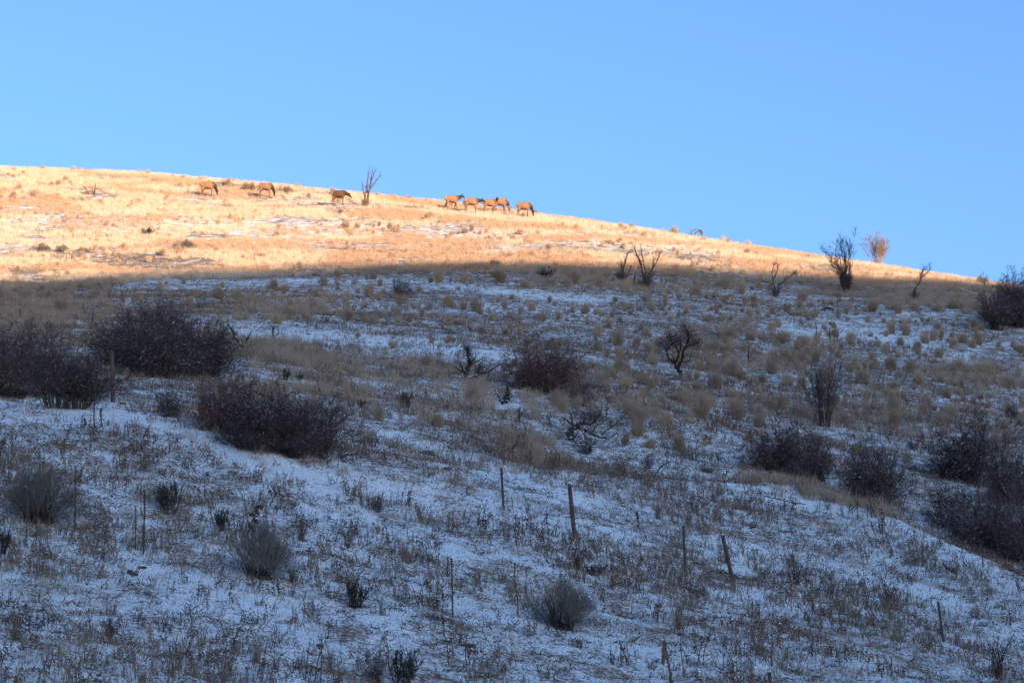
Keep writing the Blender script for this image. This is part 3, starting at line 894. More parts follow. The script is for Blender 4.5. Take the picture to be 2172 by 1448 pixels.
while n_tuft < 292 and tries < 3000:
    tries += 1
    px = rng.uniform(480, 2160); row = rng.uniform(585, 960)
    term = float(np.interp(px, TERM_PX, TERM_ROW))
    wgt = float(blob(px, row, 1850, 740, 420, 130) + 0.8 * blob(px, row, 1400, 800, 260, 120) + 0.5 * blob(px, row, 800, 640, 400, 50))
    if row < term + 22 or rng.uniform() > wgt: continue
    x, y, z, mpp = ground(px, row)
    n_tuft += place_tuft(px, row, rng.uniform(0.35, 0.95) / mpp, None, tuft_group(px, row))
LANDMARKS = [(1152, 785, 'lone round reddish thicket'), (1440, 755, 'small gnarled tree'), (990, 770, 'black two armed snag'), (1240, 905, 'gnarled dead stump'), (1748, 835, 'tall broom shaped shrub'),
             (1797, 560, 'tall vase shaped shrub'), (1371, 560, 'two armed tall shrub'), (1646, 590, 'two stemmed bare shrub'), (1940, 605, 'bent bare shrub'), (2120, 650, 'dark skyline shrubs'),
             (850, 608, 'sparse grey shrub under the shadow line'), (690, 675, 'thin branching dead shrub'), (578, 700, 'thin broken snag'), (345, 700, 'largest thicket mass'), (60, 760, 'left edge thicket'),
             (1680, 960, 'wide dark thicket'), (1850, 1005, 'dark round thicket at right'), (2050, 965, 'dark domed thicket at right'), (1158, 580, 'spreading dark sagebrush'), (1588, 755, 'upright dead twig'),
             (1754, 655, 'dark broken branch pile'), (1732, 703, 'two thin stalks'), (858, 850, 'snow capped black sagebrush'), (1070, 838, 'stubby brown snag'), (520, 730, 'long snowy fallen branch'),
             (2148, 870, 'small dark shrub at the right edge'), (1320, 835, 'crooked dead stem'), (1430, 915, 'pale fallen branch'), (1936, 940, 'small black dead shrub'), (1050, 583, 'low dark sagebrush')]
RANK = ['', 'second ', 'third ', 'fourth ', 'fifth ', 'sixth ', 'seventh ', 'eighth ', 'ninth ', 'tenth ', 'eleventh ', 'twelfth ', 'thirteenth ', 'fourteenth ', 'fifteenth ', 'sixteenth ', 'seventeenth ', 'eighteenth ', 'nineteenth ', 'twentieth ', 'twenty first ', 'twenty second ']
sectors = {}
for o in [q for q in C.objects if q.name.startswith('grass_tuft')]:
    tpx, trow = (float(v) for v in project(*o.location))
    lx, lr, what = min(LANDMARKS, key=lambda q: math.hypot(q[0] - tpx, (q[1] - trow) * 1.3))
    dx, dy = tpx - lx, trow - lr
    side = ('left of' if dx < 0 else 'right of') if abs(dx) > abs(dy) else ('above' if dy < 0 else 'below')
    sectors.setdefault((what, side), []).append((math.hypot(dx, dy), o))
for (what, side), lst in sectors.items():
    lst.sort(key=lambda q: q[0])
    for i, (_, o) in enumerate(lst):
        size = 'broad' if o.scale[0] > 0.95 else ('middling' if o.scale[0] > 0.6 else 'small')
        rank = RANK[min(i, 21)] + 'nearest ' if len(lst) > 1 else ''
        o['label'] = f'{size} tan bunchgrass tuft {rank}{side} the {what}'
# smaller tufts past that number
xy, rho = spread(26000, 92, 215)
px, row = seen(xy); term = np.interp(px, TERM_PX, TERM_ROW)
c = fbm(xy[:, 0] / 2.4, xy[:, 1] / 2.4, 131, 3)
p = (0.05 + 0.22 * smooth(1100, 1400, px) + 0.14 * blob(px, row, 700, 640, 400, 40)) * smooth(0.42, 0.62, c)
m = keep(xy, np.where((row > term + 8) & (row < 985), p, 0) * 0.55)
scatter('small_tufts', xy[m], rng.uniform(0.25, 0.62, m.sum()), 'tufts', 'small tan grass tufts dotted over the shaded slope')
xy, rho = spread(16000, 170, 280)
px, row = seen(xy); term = np.interp(px, TERM_PX, TERM_ROW)
c = fbm(xy[:, 0] / 4.0, xy[:, 1] / 4.0, 137, 3)
m = keep(xy, np.where(row < term + 4, smooth(0.45, 0.65, c) * 0.22 * (1 - smooth(0.05, 0.2, grazed(xy))), 0))
scatter('sunlit_tufts', xy[m], np.exp(rng.normal(-0.75, 0.35, m.sum())), 'tufts', 'golden grass tufts all over the sunlit upper slope')

# ------------------------------------------------------------------ dense thickets
TH = []
for i in range(4):
    TH.append(shrub_pair('thicket', (M['stem'], M['twig']), 300 + i, 2.7, 2.0, 96, 1.2, 0.012, 11, 11, 0.50, 0.24, 0.04, 0.0046, dome=0.985, tmin=0.10, wob=0.09, hlo=0.42, rnd=0.85))
TH_RED = [(a, recolour(b, M['red_twig'])) for a, b in TH[:2]]
FAN = [shrub_pair('fan_shrub', (M['stem'], M['twig']), 310 + i, 2.6, 2.2, 60, 0.6, 0.013, 11, 10, 0.52, 0.25, 0.10, 0.0046, dome=0.95, tmin=0.3, wob=0.08, hlo=0.5, rnd=0.8) for i in range(2)]
LIGHT = [shrub_pair('light_shrub', (M['stem'], M['twig']), 320 + i, 2.0, 1.6, 40, 0.6, 0.009, 9, 8, 0.40, 0.22, 0.10, 0.0040, dome=0.95, tmin=0.1, wob=0.08, hlo=0.5, rnd=0.8) for i in range(2)]
def thicket(px, row, wpx, hpx, pair, w0, h0, label, group=None, rz=None, cat='shrub', name='thicket_shrub'):
    o, mpp = root(name, px, row, label, cat, group, rng.uniform(0, 6.28) if rz is None else rz)
    o.scale = (wpx * mpp / w0, wpx * mpp / w0, hpx * mpp / h0)
    part('stems', pair[0], o); part('twigs', pair[1], o, 'stuff')
    return o
G1 = 'dark leafless thickets in the draw'
for px, row, w, h, src, w0, h0, lab in [
    (10, 842, 170, 150, TH[0], 2.7, 2.0, 'dark purple brown thicket cut by the left edge above a black hollow'),
    (78, 835, 120, 140, TH[1], 2.7, 2.0, 'dark thicket just right of the one cut by the left edge'),
    (118, 866, 170, 135, FAN[0], 2.6, 2.2, 'fan shaped shrub with bare lower stems left of the rusty wooden post'),
    (166, 868, 170, 118, FAN[1], 2.6, 2.2, 'arching shrub leaning toward the rusty wooden post'),
    (255, 775, 190, 110, TH[2], 2.7, 2.0, 'snow flecked thicket directly behind the rusty wooden post'),
    (330, 800, 200, 135, TH[3], 2.7, 2.0, 'big dark round thicket right of the rusty wooden post'),
    (420, 795, 170, 130, TH[0], 2.7, 2.0, 'dark thicket at the right end of the largest thicket mass'),
    (345, 715, 120, 80, FAN[1], 2.6, 2.2, 'thin topped shrub rising behind the largest thicket mass'),
    (462, 915, 130, 120, TH_RED[0], 2.7, 2.0, 'reddish thicket above the snowy bank with the bent branch'),
    (545, 958, 170, 135, TH[1], 2.7, 2.0, 'blackish thicket in the middle of the lower left thicket row'),
    (615, 970, 120, 120, TH[2], 2.7, 2.0, 'dark thicket between the blackish one and the fan with a fallen log'),
    (672, 968, 150, 140, FAN[0], 2.6, 2.2, 'dark fan shaped shrub above the forked fallen log'),
    (1152, 832, 190, 103, TH_RED[1], 2.7, 2.0, 'round reddish brown thicket alone at the middle of the slope'),
    (1232, 862, 70, 58, LIGHT[0], 2.0, 1.6, 'thin low shrub trailing down from the lone round thicket'),
    (1640, 1000, 130, 95, TH[3], 2.7, 2.0, 'left half of the wide dark thicket below the broom shaped shrub'),
    (1715, 1020, 130, 105, TH[0], 2.7, 2.0, 'right half of the wide dark thicket below the broom shaped shrub'),
    (1850, 1068, 165, 125, TH[1], 2.7, 2.0, 'dark round thicket between the wide thicket and the right hand ones'),
    (2050, 1022, 190, 110, TH[2], 2.7, 2.0, 'dark domed thicket highest of the group at the right edge'),
    (2140, 1070, 130, 120, TH[3], 2.7, 2.0, 'dark thicket touching the right edge behind the lowest two'),
    (2010, 1120, 150, 85, LIGHT[1], 2.0, 1.6, 'low snow specked thicket spreading left of the lowest right thickets'),
    (2085, 1160, 170, 115, TH[0], 2.7, 2.0, 'snow specked dark thicket in the lowest row by the right edge'),
    (2160, 1190, 140, 140, TH[1], 2.7, 2.0, 'lowest dark thicket cut off by the right edge'),
]:
    thicket(px, row, w * 1.22, h * 1.16, src, w0, h0, lab, G1)
G2 = 'dark shrubs on the skyline at the right edge'
thicket(2110, 700, 130, 106, FAN[1], 2.6, 2.2, 'dark tall shrub with bare stems below the end of the sunlit ridge', G2)
thicket(2165, 695, 135, 132, TH[1], 2.7, 2.0, 'dark shrub crossing the skyline at the right edge', G2)
thicket(2140, 690, 95, 104, TH[2], 2.7, 2.0, 'dark shrub wedged between the two skyline shrubs', G2)
thicket(362, 882, 105, 80, LIGHT[0], 2.0, 1.6, 'small grey purple shrub on the snow below the largest thicket', None)
thicket(850, 634, 80, 52, LIGHT[1], 2.0, 1.6, 'sparse grey shrub on the snow just under the shadow line', None)
thicket(1240, 962, 80, 40, LIGHT[0], 2.0, 1.6, 'low tangle of twigs around the gnarled dead stump', None)
thicket(800, 1085, 55, 45, LIGHT[1], 2.0, 1.6, 'small bluish dead shrub left of the thin steel post', None)
thicket(1376, 992, 36, 44, LIGHT[0], 2.0, 1.6, 'tiny dark shrub beside the leaning stick on the lower slope', None)
thicket(2148, 890, 50, 38, LIGHT[1], 2.0, 1.6, 'small dark dead shrub at the right edge among grass tufts', None)
thicket(1936, 955, 46, 34, LIGHT[0], 2.0, 1.6, 'small black dead shrub just above the gap between right thickets', None)
thicket(722, 452, 22, 9, LIGHT[1], 2.0, 1.6, 'tiny dark bush at the feet of the darkest elk', None)

# broom shaped, sparse and tall shrubs
BROOM = shrub_pair('broom', (M['stem'], M['twig']), 331, 1.6, 2.2, 46, 0.40, 0.012, 7, 5, 0.50, 0.24, 0.45, 0.0045, dome=0.5, wob=0.03, tmin=0.35)
thicket(1748, 905, 100, 142, BROOM, 1.5, 2.2, 'tall broom shaped bare shrub standing alone above the right thickets', None, 0.4, name='broom_shrub')
TALL = shrub_pair('tall_shrub', (M['stem'], M['twig']), 343, 3.0, 4.0, 18, 0.45, 0.020, 8, 5, 0.85, 0.50, 0.45, 0.0085, dome=0.58, wob=0.05, tmin=0.3)
TALLB = shrub_pair('tall_shrub_base', (M['stem'], M['twig']), 344, 1.1, 1.6, 40, 0.5, 0.016, 5, 4, 0.5, 0.25, 0.5, 0.010, dome=0.5, wob=0.03)
o = thicket(1797, 622, 104, 138, TALL, 2.6, 4.0, 'tall vase shaped bare shrub crossing the shadow line', None, 1.2, name='tall_shrub')
part('base_shoots', TALLB[0], o); part('base_twigs', TALLB[1], o, 'stuff')
LITSH = shrub_pair('tan_shrub', (M['tan_twig'], M['tan_twig']), 351, 2.7, 2.8, 34, 0.6, 0.018, 9, 6, 0.6, 0.34, 0.40, 0.0075, dome=0.68, wob=0.03, tmin=0.35)
thicket(1862, 562, 76, 76, LITSH, 2.6, 2.8, 'reddish sunlit bare shrub standing on the skyline', None, 0.2, name='tan_shrub')
RSH = shrub_pair('low_tan_shrub', (M['tan_twig'], M['tan_twig']), 352, 1.6, 0.8, 40, 0.8, 0.014, 6, 5, 0.3, 0.18, 0.3, 0.010)
thicket(528, 405, 38, 18, RSH, 1.6, 0.8, 'low reddish bush between the first and second elk', None, name='low_bush')
thicket(610, 409, 34, 13, RSH, 1.6, 0.8, 'low reddish bush just right of the second elk', None, name='low_bush')

# ------------------------------------------------------------------ sagebrush and rabbitbrush
def sage_parts(seed, w, h, n, mat, bw=0.010):
    """many thin brittle stems fanning out of one base, leafy toward the tips, in uneven plumes"""
    g = Geo(); r = np.random.default_rng(seed)
    npl = 15
    pa = r.uniform(0, 6.283, npl); pq = np.sqrt(r.uniform(0, 1, npl)); ph = r.uniform(0.72, 1.08, npl)
    k = r.integers(0, npl, n)
    a = pa[k] + r.normal(0, 0.34, n); q = np.clip(pq[k] + r.normal(0, 0.13, n), 0, 1.1)
    u = r.uniform(0.12, 1.0, n) ** 0.6
    hh = h * np.sqrt(np.maximum(1 - (q * 0.9) ** 2, 0.06)) * ph[k]
    p = np.stack([np.cos(a) * q * w * 0.5 * u ** 0.65, np.sin(a) * q * w * 0.5 * u ** 0.65, hh * u], 1)
    d = np.stack([np.cos(a) * q * w * 0.5, np.sin(a) * q * w * 0.5, hh], 1); d /= np.linalg.norm(d, axis=1, keepdims=True)
    d = d + r.normal(0, 0.38, (n, 3)); d[:, 2] += 0.05
    d /= np.linalg.norm(d, axis=1, keepdims=True)
    L = r.uniform(0.12, 0.30, n)[:, None]
    p = p + r.normal(0, 0.02, (n, 3))
    g.blades(p - d * L * 0.5, p + d * L * 0.1, p + d * L * 0.5, bw * r.uniform(0.6, 1.3, n))
    st, _ = shrub_geo(seed + 7, w * 0.9, h * 0.85, 45, 0.30 * w, 0.017, 1, 1, 0.1, 0.1, 0.3, 0.004)
    return st.mesh('sage_stems', M['stem']), g.mesh('sage_foliage', mat)
SG = [sage_parts(400 + i, 1.6, 1.15, 4200, M['sage']) for i in range(2)]
SD = [shrub_pair('dark_sage', (M['dead_wood'], M['sage_dark']), 410 + i, 1.3, 0.95, 22, 0.5, 0.022, 8, 9, 0.30, 0.11, 0.5, 0.010, dome=0.7, wob=0.07) for i in range(3)]
def brush(px, row, wpx, hpx, pair, w0, h0, label, group, cat, name):
    o, mpp = root(name, px, row, label, cat, group, rng.uniform(0, 6.28))
    o.scale = (wpx * mpp / w0, wpx * mpp / w0, hpx * mpp / h0)
    part('stems', pair[0], o); part('foliage', pair[1], o, 'stuff')
    return o
G3, G4 = 'rounded grey green brush', 'dark snow dusted sagebrush'
brush(80, 1110, 190, 118, SG[0], 1.6, 1.15, 'wide grey green brush at the left edge with two thin stalks', G3, 'sagebrush', 'rabbitbrush')
brush(552, 1224, 160, 122, SG[1], 1.6, 1.15, 'leaning grey green brush on the lower left slope', G3, 'sagebrush', 'rabbitbrush')
brush(1190, 1330, 175, 106, SG[0], 1.6, 1.15, 'rounded grey green brush with snow flecks at the bottom centre', G3, 'sagebrush', 'rabbitbrush')
brush(390, 533, 58, 27, SG[1], 1.6, 1.15, 'olive brush in sunlight casting a long shadow, left of centre', G3, 'sagebrush', 'rabbitbrush')
brush(86, 535, 46, 20, SG[0], 1.6, 1.15, 'faint olive brush in sunlight nearest the left edge', G3, 'sagebrush', 'rabbitbrush')
brush(130, 534, 34, 16, SG[1], 1.6, 1.15, 'small olive brush in sunlight beside the one nearest the left edge', G3, 'sagebrush', 'rabbitbrush')
brush(2085, 606, 30, 24, SG[1], 1.6, 1.15, 'pale sunlit brush at the right end of the ridge', G3, 'sagebrush', 'rabbitbrush')
brush(360, 1088, 80, 70, SD[0], 1.3, 0.95, 'black forked sagebrush with snow, right of the pair of stalks', G4, 'sagebrush', 'dark_sagebrush')
brush(472, 1130, 58, 46, SD[1], 1.3, 0.95, 'small black sagebrush just above the leaning grey green brush', G4, 'sagebrush', 'dark_sagebrush')
brush(752, 1286, 78, 58, SD[2], 1.3, 0.95, 'dark sagebrush on the lower slope left of the tall thin stalk', G4, 'sagebrush', 'dark_sagebrush')
brush(852, 1452, 95, 75, SD[0], 1.3, 0.95, 'black sagebrush cut off by the bottom edge', G4, 'sagebrush', 'dark_sagebrush')
brush(6, 1175, 50, 56, SD[1], 1.3, 0.95, 'dark sagebrush cut off by the left edge', G4, 'sagebrush', 'dark_sagebrush')
brush(858, 866, 44, 34, SD[2], 1.3, 0.95, 'small black snow capped sagebrush in the grass above centre', G4, 'sagebrush', 'dark_sagebrush')
brush(765, 865, 26, 18, SD[0], 1.3, 0.95, 'tiny dark sagebrush left of the snow capped one', G4, 'sagebrush', 'dark_sagebrush')
brush(1158, 590, 46, 24, SD[1], 1.3, 0.95, 'dark sagebrush spreading right under the shadow line', G4, 'sagebrush', 'dark_sagebrush')
brush(1050, 590, 30, 14, SD[2], 1.3, 0.95, 'low dark sagebrush under the shadow line, left of the spreading one', G4, 'sagebrush', 'dark_sagebrush')
brush(605, 806, 26, 24, SD[0], 1.3, 0.95, 'snow capped sagebrush left of its pair in the tall grass', G4, 'sagebrush', 'dark_sagebrush')
brush(636, 808, 20, 14, SD[1], 1.3, 0.95, 'snow capped sagebrush right of its pair in the tall grass', G4, 'sagebrush', 'dark_sagebrush')
brush(315, 500, 44, 17, SD[2], 1.3, 0.95, 'dark spiky brush in sunlight above the olive brush', G4, 'sagebrush', 'dark_sagebrush')
brush(1258, 1218, 70, 22, SD[1], 1.3, 0.95, 'dark flattened brush under snow behind the rounded grey green brush', G4, 'sagebrush', 'dark_sagebrush')
brush(440, 1010, 14, 10, SD[0], 1.3, 0.95, 'tiny dark brush on the snowy bank below the bent branch', G4, 'sagebrush', 'dark_sagebrush')
# ------------------------------------------------------------------ clumps of dead weeds on the near slope
thicket(795, 1452, 85, 66, LIGHT[1], 2.0, 1.6, 'pale thin dead shrub at the bottom edge, left of the black sagebrush', None, name='low_bush')
CLUMP = [weed_mesh('weed_clump', 42, 0.75, 430 + i, M['brown_weed'], 0.035, 7) for i in range(2)] + [weed_mesh('weed_clump', 46, 0.7, 440 + i, M['grey_weed'], 0.025, 6) for i in range(2)]
for px, row, w, h, k, lab in [
    (232, 1350, 70, 55, 0, 'brown dead weed clump low on the left near the bottom edge'), (698, 1424, 45, 60, 3, 'thin grey weed clump left of the sagebrush cut by the bottom edge'),
    (545, 1408, 70, 60, 2, 'grey weed clump at the bottom below the leaning grey green brush'), (640, 1148, 50, 60, 0, 'rust brown weed clump right of the leaning grey green brush'),
    (738, 1160, 62, 55, 0, 'broad brown weed clump midway down the lower slope'), (1440, 1335, 80, 70, 2, 'grey brown weed clump right of the rounded brush'),
    (1612, 1395, 85, 70, 3, 'grey weed clump near the bottom right of the two posts'), (1882, 1290, 95, 70, 0, 'brown weed clump near the thin steel post at lower right'),
    (2115, 1440, 110, 90, 1, 'rusty brown weed clump in the bottom right corner'), (30, 1365, 80, 60, 2, 'grey weed clump at the left edge near the bottom'),
    (1225, 1205, 70, 50, 1, 'rust brown weed clump above the rounded grey green brush'), (1395, 1100, 50, 40, 2, 'grey weed clump between the two wooden posts of the lower slope'),
    (865, 1195, 45, 36, 3, 'dark grey weed clump left of the tall thin stalk'), (620, 1235, 50, 40, 1, 'small brown weed clump at the foot of the leaning grey green brush'),
    (1690, 1240, 60, 60, 0, 'brown weed clump right of the leaning wooden post'), (1320, 1010, 60, 40, 1, 'brown weed clump above the dark wooden post')]:
    o, mpp = root('weed_clump', px, row, lab, 'weeds', 'dead weed clumps on the near slope', rng.uniform(0, 6.28))
    o.scale = (w * mpp / 0.75, w * mpp / 0.75, h * mpp / 0.72)
    part('stalks', CLUMP[k], o, 'stuff')
#PART4
# ------------------------------------------------------------------ dead trees, snags and fallen branches, limb by limb
def catmull(P, n):
    P = np.asarray(P, float)
    if len(P) == 2: P = np.array([P[0], (P[0] + P[1]) / 2, P[1]])
    Q = np.vstack([2 * P[0] - P[1], P, 2 * P[-1] - P[-2]])
    out = []
    for i in range(len(P) - 1):
        for u in np.linspace(0, 1, n, endpoint=False):
            a, b, c, d = Q[i], Q[i + 1], Q[i + 2], Q[i + 3]
            out.append(0.5 * (2 * b + (c - a) * u + (2 * a - 5 * b + 4 * c - d) * u * u + (3 * b - a - 3 * c + d) * u ** 3))
    out.append(P[-1])
    return np.array(out)

def limb_lines(lines, px0, row0, mpp, seed, depth=0.35):
    """limbs given by how they run sideways and up (photograph pixels), with a bend of their own in depth"""
    r = np.random.default_rng(seed)
    out = []
    for pts in lines:
        pts = np.asarray(pts, float)
        x = (pts[:, 0] - px0) * mpp; z = -(pts[:, 1] - row0) * mpp
        L = np.concatenate([[0], np.cumsum(np.hypot(np.diff(x), np.diff(z)))])
        y = r.normal(0, depth) * L + np.concatenate([[0], np.cumsum(r.normal(0, 0.12, len(L) - 1) * np.diff(L))])
        out.append(np.column_stack([x, y, z]))
    return out

def limbs_mesh(name, lines, radii, mat, seed, twigs=0, tlen=0.3, up=0.3, knob=0.12, rt=0.006):
    g = Geo(); r = np.random.default_rng(seed)
    allp, alld = [], []
    for L, (ra, rb) in zip(lines, radii):
        P = catmull(L, 5)
        P[1:-1] += r.normal(0, 0.25 * ra, P[1:-1].shape)
        t = np.linspace(0, 1, len(P))
        rad = (ra + (rb - ra) * t) * (1 + knob * r.normal(0, 1, len(P)))
        g.tubes(P, np.maximum(rad, rb * 0.4), 6)
        g.spikes(P[-1:], P[-1:] + (P[-1:] - P[-2:-1]) * 0.8, rb, 5)
        k = np.arange(len(P) - 1)
        allp.append(P); alld.append(np.gradient(P, axis=0))
    if twigs:
        A = np.concatenate(allp); D = np.concatenate(alld); D /= np.linalg.norm(D, axis=1, keepdims=True) + 1e-9
        i = r.integers(0, len(A), twigs)
        d = D[i] * 0.5 + r.normal(0, 0.7, (twigs, 3)); d[:, 2] += up; d /= np.linalg.norm(d, axis=1, keepdims=True)
        L = tlen * r.uniform(0.3, 1.1, twigs)[:, None]
        m = A[i] + d * L * 0.5
        g.spikes(A[i], A[i] + d * L, rt, 3)
        d2 = d + r.normal(0, 0.6, (twigs, 3)); d2[:, 2] += up; d2 /= np.linalg.norm(d2, axis=1, keepdims=True)
        g.spikes(m, m + d2 * L * 0.7, rt * 0.8, 3)
        d3 = d + r.normal(0, 0.6, (twigs, 3)); d3 /= np.linalg.norm(d3, axis=1, keepdims=True)
        g.spikes(A[i] + d * L * 0.75, A[i] + d * L * 0.75 + d3 * L * 0.5, rt * 0.7, 3)
    return g.mesh(name, mat)

def twig_cloud(name, ends, mat, seed, n, size, tlen, rt, up=0.25):
    """fine twigs massed round the ends of limbs"""
    g = Geo(); r = np.random.default_rng(seed)
    e = np.asarray(ends)[r.integers(0, len(ends), n)]
    a = e + r.normal(0, size * 0.5, (n, 3))
    d = (a - e) / (size) + r.normal(0, 0.5, (n, 3)); d[:, 2] += up
    d /= np.linalg.norm(d, axis=1, keepdims=True)
    g.spikes(a, a + d * tlen * r.uniform(0.4, 1.1, (n, 1)), rt, 3)
    return g.mesh(name, mat)

def snag(name, cat, label, px, row, lines, radii, mat, seed, twigs=0, tlen=0.3, up=0.3, depth=0.3, group=None, knob=0.12, rt=0.006, partname='limbs', sink=0.04, cloud=None):
    o, mpp = root(name, px, row, label, cat, group, 0, None, sink)
    L = limb_lines(lines, px, row, mpp, seed, depth)
    rad = [(a * mpp * 1.35, b * mpp * 1.35) for a, b in radii]           # radii in photograph pixels too
    part(partname, limbs_mesh(partname, L, rad, mat, seed, 0), o)
    if twigs:
        g = limbs_mesh('twigs', L, [(a * 0.3, b * 0.3) for a, b in rad], mat, seed + 1, twigs, tlen, up, knob, rt)
        part('twigs', g, o, 'stuff')
    if cloud:
        idx, n, size, tl, m2 = cloud
        ends = np.concatenate([catmull(L[i], 4)[-6:] for i in idx])
        part('twig_crown', twig_cloud('twig_crown', ends, m2, seed + 2, n, size, tl, rt), o, 'stuff')
    return o

# gnarled small tree on the middle slope
snag('small_tree', 'tree', 'small gnarled tree with a twiggy crown left of the snowy gap', 1440, 800,
     [[(1446, 802), (1441, 785), (1434, 778), (1441, 772), (1447, 760), (1450, 742), (1458, 730), (1459, 712), (1453, 700)],
      [(1436, 776), (1432, 765), (1420, 756), (1416, 742), (1410, 728), (1402, 722)], [(1434, 768), (1440, 750), (1434, 735), (1424, 722), (1420, 708)],
      [(1450, 742), (1462, 730), (1474, 727), (1484, 722)], [(1447, 765), (1462, 764), (1467, 748)], [(1416, 740), (1424, 730), (1432, 722)], [(1458, 728), (1462, 716), (1470, 706)],
      [(1447, 801), (1430, 800), (1420, 797), (1410, 790)], [(1434, 770), (1428, 756), (1424, 748)], [(1440, 752), (1444, 732), (1442, 714)]],
     [(3.6, 1.2), (2.2, .9), (1.9, .8), (1.6, .7), (1.0, .5), (1.2, .6), (1.2, .6), (1.6, .6), (.9, .5), (1.3, .6)], M['dead_wood'], 501, 200, 0.35, 0.35, 0.3,
     cloud=([0, 1, 2, 3, 5, 6, 9], 2600, 0.28, 0.26, M['red_twig']), partname='trunk')
# dead snag with long arms
snag('dead_snag', 'dead tree', 'black dead snag with two long side arms left of the lone thicket', 990, 808,
     [[(990, 808), (988, 795), (992, 782), (995, 768), (994, 752), (992, 738)], [(990, 796), (982, 785), (972, 778), (961, 768), (946, 762)], [(994, 802), (1010, 794), (1028, 786), (1042, 778), (1056, 766), (1068, 762)],
      [(994, 775), (1002, 765), (1010, 752)], [(995, 770), (1006, 764), (1016, 760), (1024, 752)], [(982, 785), (978, 772), (975, 766)], [(1010, 794), (1014, 782), (1020, 774)], [(993, 742), (986, 735), (982, 728)], [(1028, 786), (1036, 776), (1042, 760)]],
     [(3.4, 2.4), (1.6, .6), (2.0, .6), (1.6, .8), (1.4, .5), (1.3, .6), (1.6, .9), (1, .5), (1., .5)], M['dead_wood'], 511, 150, 0.28, 0.2, 0.3,
     cloud=([0, 6], 900, 0.16, 0.16, M['dead_wood']), partname='trunk')
# gnarled stump with spreading limbs
snag('dead_stump', 'dead tree', 'gnarled leaning dead stump with tangled limbs reaching right', 1210, 935,
     [[(1210, 938), (1210, 920), (1214, 908), (1222, 900)], [(1222, 900), (1236, 896), (1250, 898), (1262, 892), (1272, 880)], [(1220, 902), (1240, 908), (1256, 916), (1275, 922), (1292, 926)],
      [(1218, 900), (1208, 894), (1200, 888), (1194, 884)], [(1214, 895), (1212, 880), (1206, 866)], [(1250, 898), (1254, 880), (1252, 866)], [(1275, 920), (1290, 908), (1308, 896), (1322, 884)], [(1256, 914), (1266, 902), (1276, 898), (1290, 890)],
      [(1236, 896), (1240, 884), (1236, 874)], [(1226, 914), (1218, 926), (1206, 936)], [(1292, 926), (1306, 918), (1316, 905)], [(1230, 906), (1240, 922), (1250, 930)], [(1262, 892), (1262, 878), (1268, 866)]],
     [(6.0, 4.2), (3.4, 1.2), (3.0, 1.0), (2.4, .9), (1.2, .5), (1.4, .5), (1.5, .5), (1.2, .5), (1.2, .5), (1.6, .8), (1, .4), (1.4, .7), (1.0, .4)], M['dead_wood'], 521, 260, 0.3, 0.15, 0.35, partname='trunk',
     cloud=([1, 8, 12], 700, 0.22, 0.2, M['twig']))
snag('dead_snag', 'dead tree', 'stubby brown snag upper left of the small forked one', 1070, 858,
     [[(1066, 858), (1064, 850), (1060, 842), (1055, 838)], [(1066, 850), (1072, 842), (1077, 832), (1076, 820)], [(1074, 852), (1078, 842), (1078, 832)], [(1064, 848), (1066, 838)]],
     [(2.4, 1.4), (3.2, 1.2), (2.4, 1.2), (1.3, .7)], M['dead_wood'], 531, 60, 0.12, 0.2, cloud=([1, 2], 500, 0.12, 0.12, M['dead_wood']), partname='trunk')
snag('dead_snag', 'dead tree', 'small forked snag below the stubby brown one', 1101, 897,
     [[(1101, 897), (1102, 886), (1101, 876), (1096, 870)], [(1102, 884), (1108, 876), (1112, 866)], [(1102, 878), (1102, 868), (1103, 860)], [(1102, 890), (1098, 880)]],
     [(1.9, 1.0), (1.5, .6), (2.2, 1.0), (1, .5)], M['dead_wood'], 541, 40, 0.1, 0.2, partname='trunk')
snag('dead_snag', 'dead tree', 'thin broken snag at the top of the long fallen branch', 578, 716,
     [[(579, 716), (579, 704), (578, 692), (580, 686)], [(580, 712), (588, 708), (592, 704)]], [(1.6, 1.2), (.9, .4)], M['dead_wood'], 545, 12, 0.15, 0.2, partname='trunk')
snag('fallen_branch', 'branch', 'long snowy fallen branch beside the largest thicket', 520, 742,
     [[(482, 684), (492, 700), (498, 712), (508, 726), (520, 740), (534, 752), (552, 764), (562, 768)], [(520, 722), (526, 712), (531, 702)], [(498, 712), (494, 704), (500, 716)], [(530, 750), (536, 742), (542, 752)], [(545, 760), (556, 754), (560, 758)]],
     [(1.0, 3.0), (2.0, .9), (1.2, .5), (1.5, .8), (1.4, .6)], M['dead_wood'], 551, 130, 0.25, 0.2, 0.25)
snag('fallen_log', 'log', 'dark forked fallen log sticking out under the fan shaped shrub', 690, 962,
     [[(648, 945), (664, 950), (684, 956), (704, 966), (722, 972), (738, 980)], [(718, 971), (730, 963), (748, 958), (768, 957)], [(690, 958), (704, 972)]], [(4.2, 1.6), (1.8, .8), (1.4, .7)], M['dead_wood'], 561, 30, 0.25, 0.1, 0.15)
snag('fallen_branch', 'branch', 'bent snow covered branch on the bank left of the reddish thicket', 410, 908,
     [[(384, 909), (400, 910), (416, 908), (430, 904), (440, 894), (446, 888)], [(412, 908), (413, 918), (417, 928)], [(440, 896), (450, 898), (456, 902)]], [(1.0, 2.0), (2.0, 1.2), (1.4, .7)], M['bleached_wood'], 571, 10, 0.2, 0.1, 0.2)
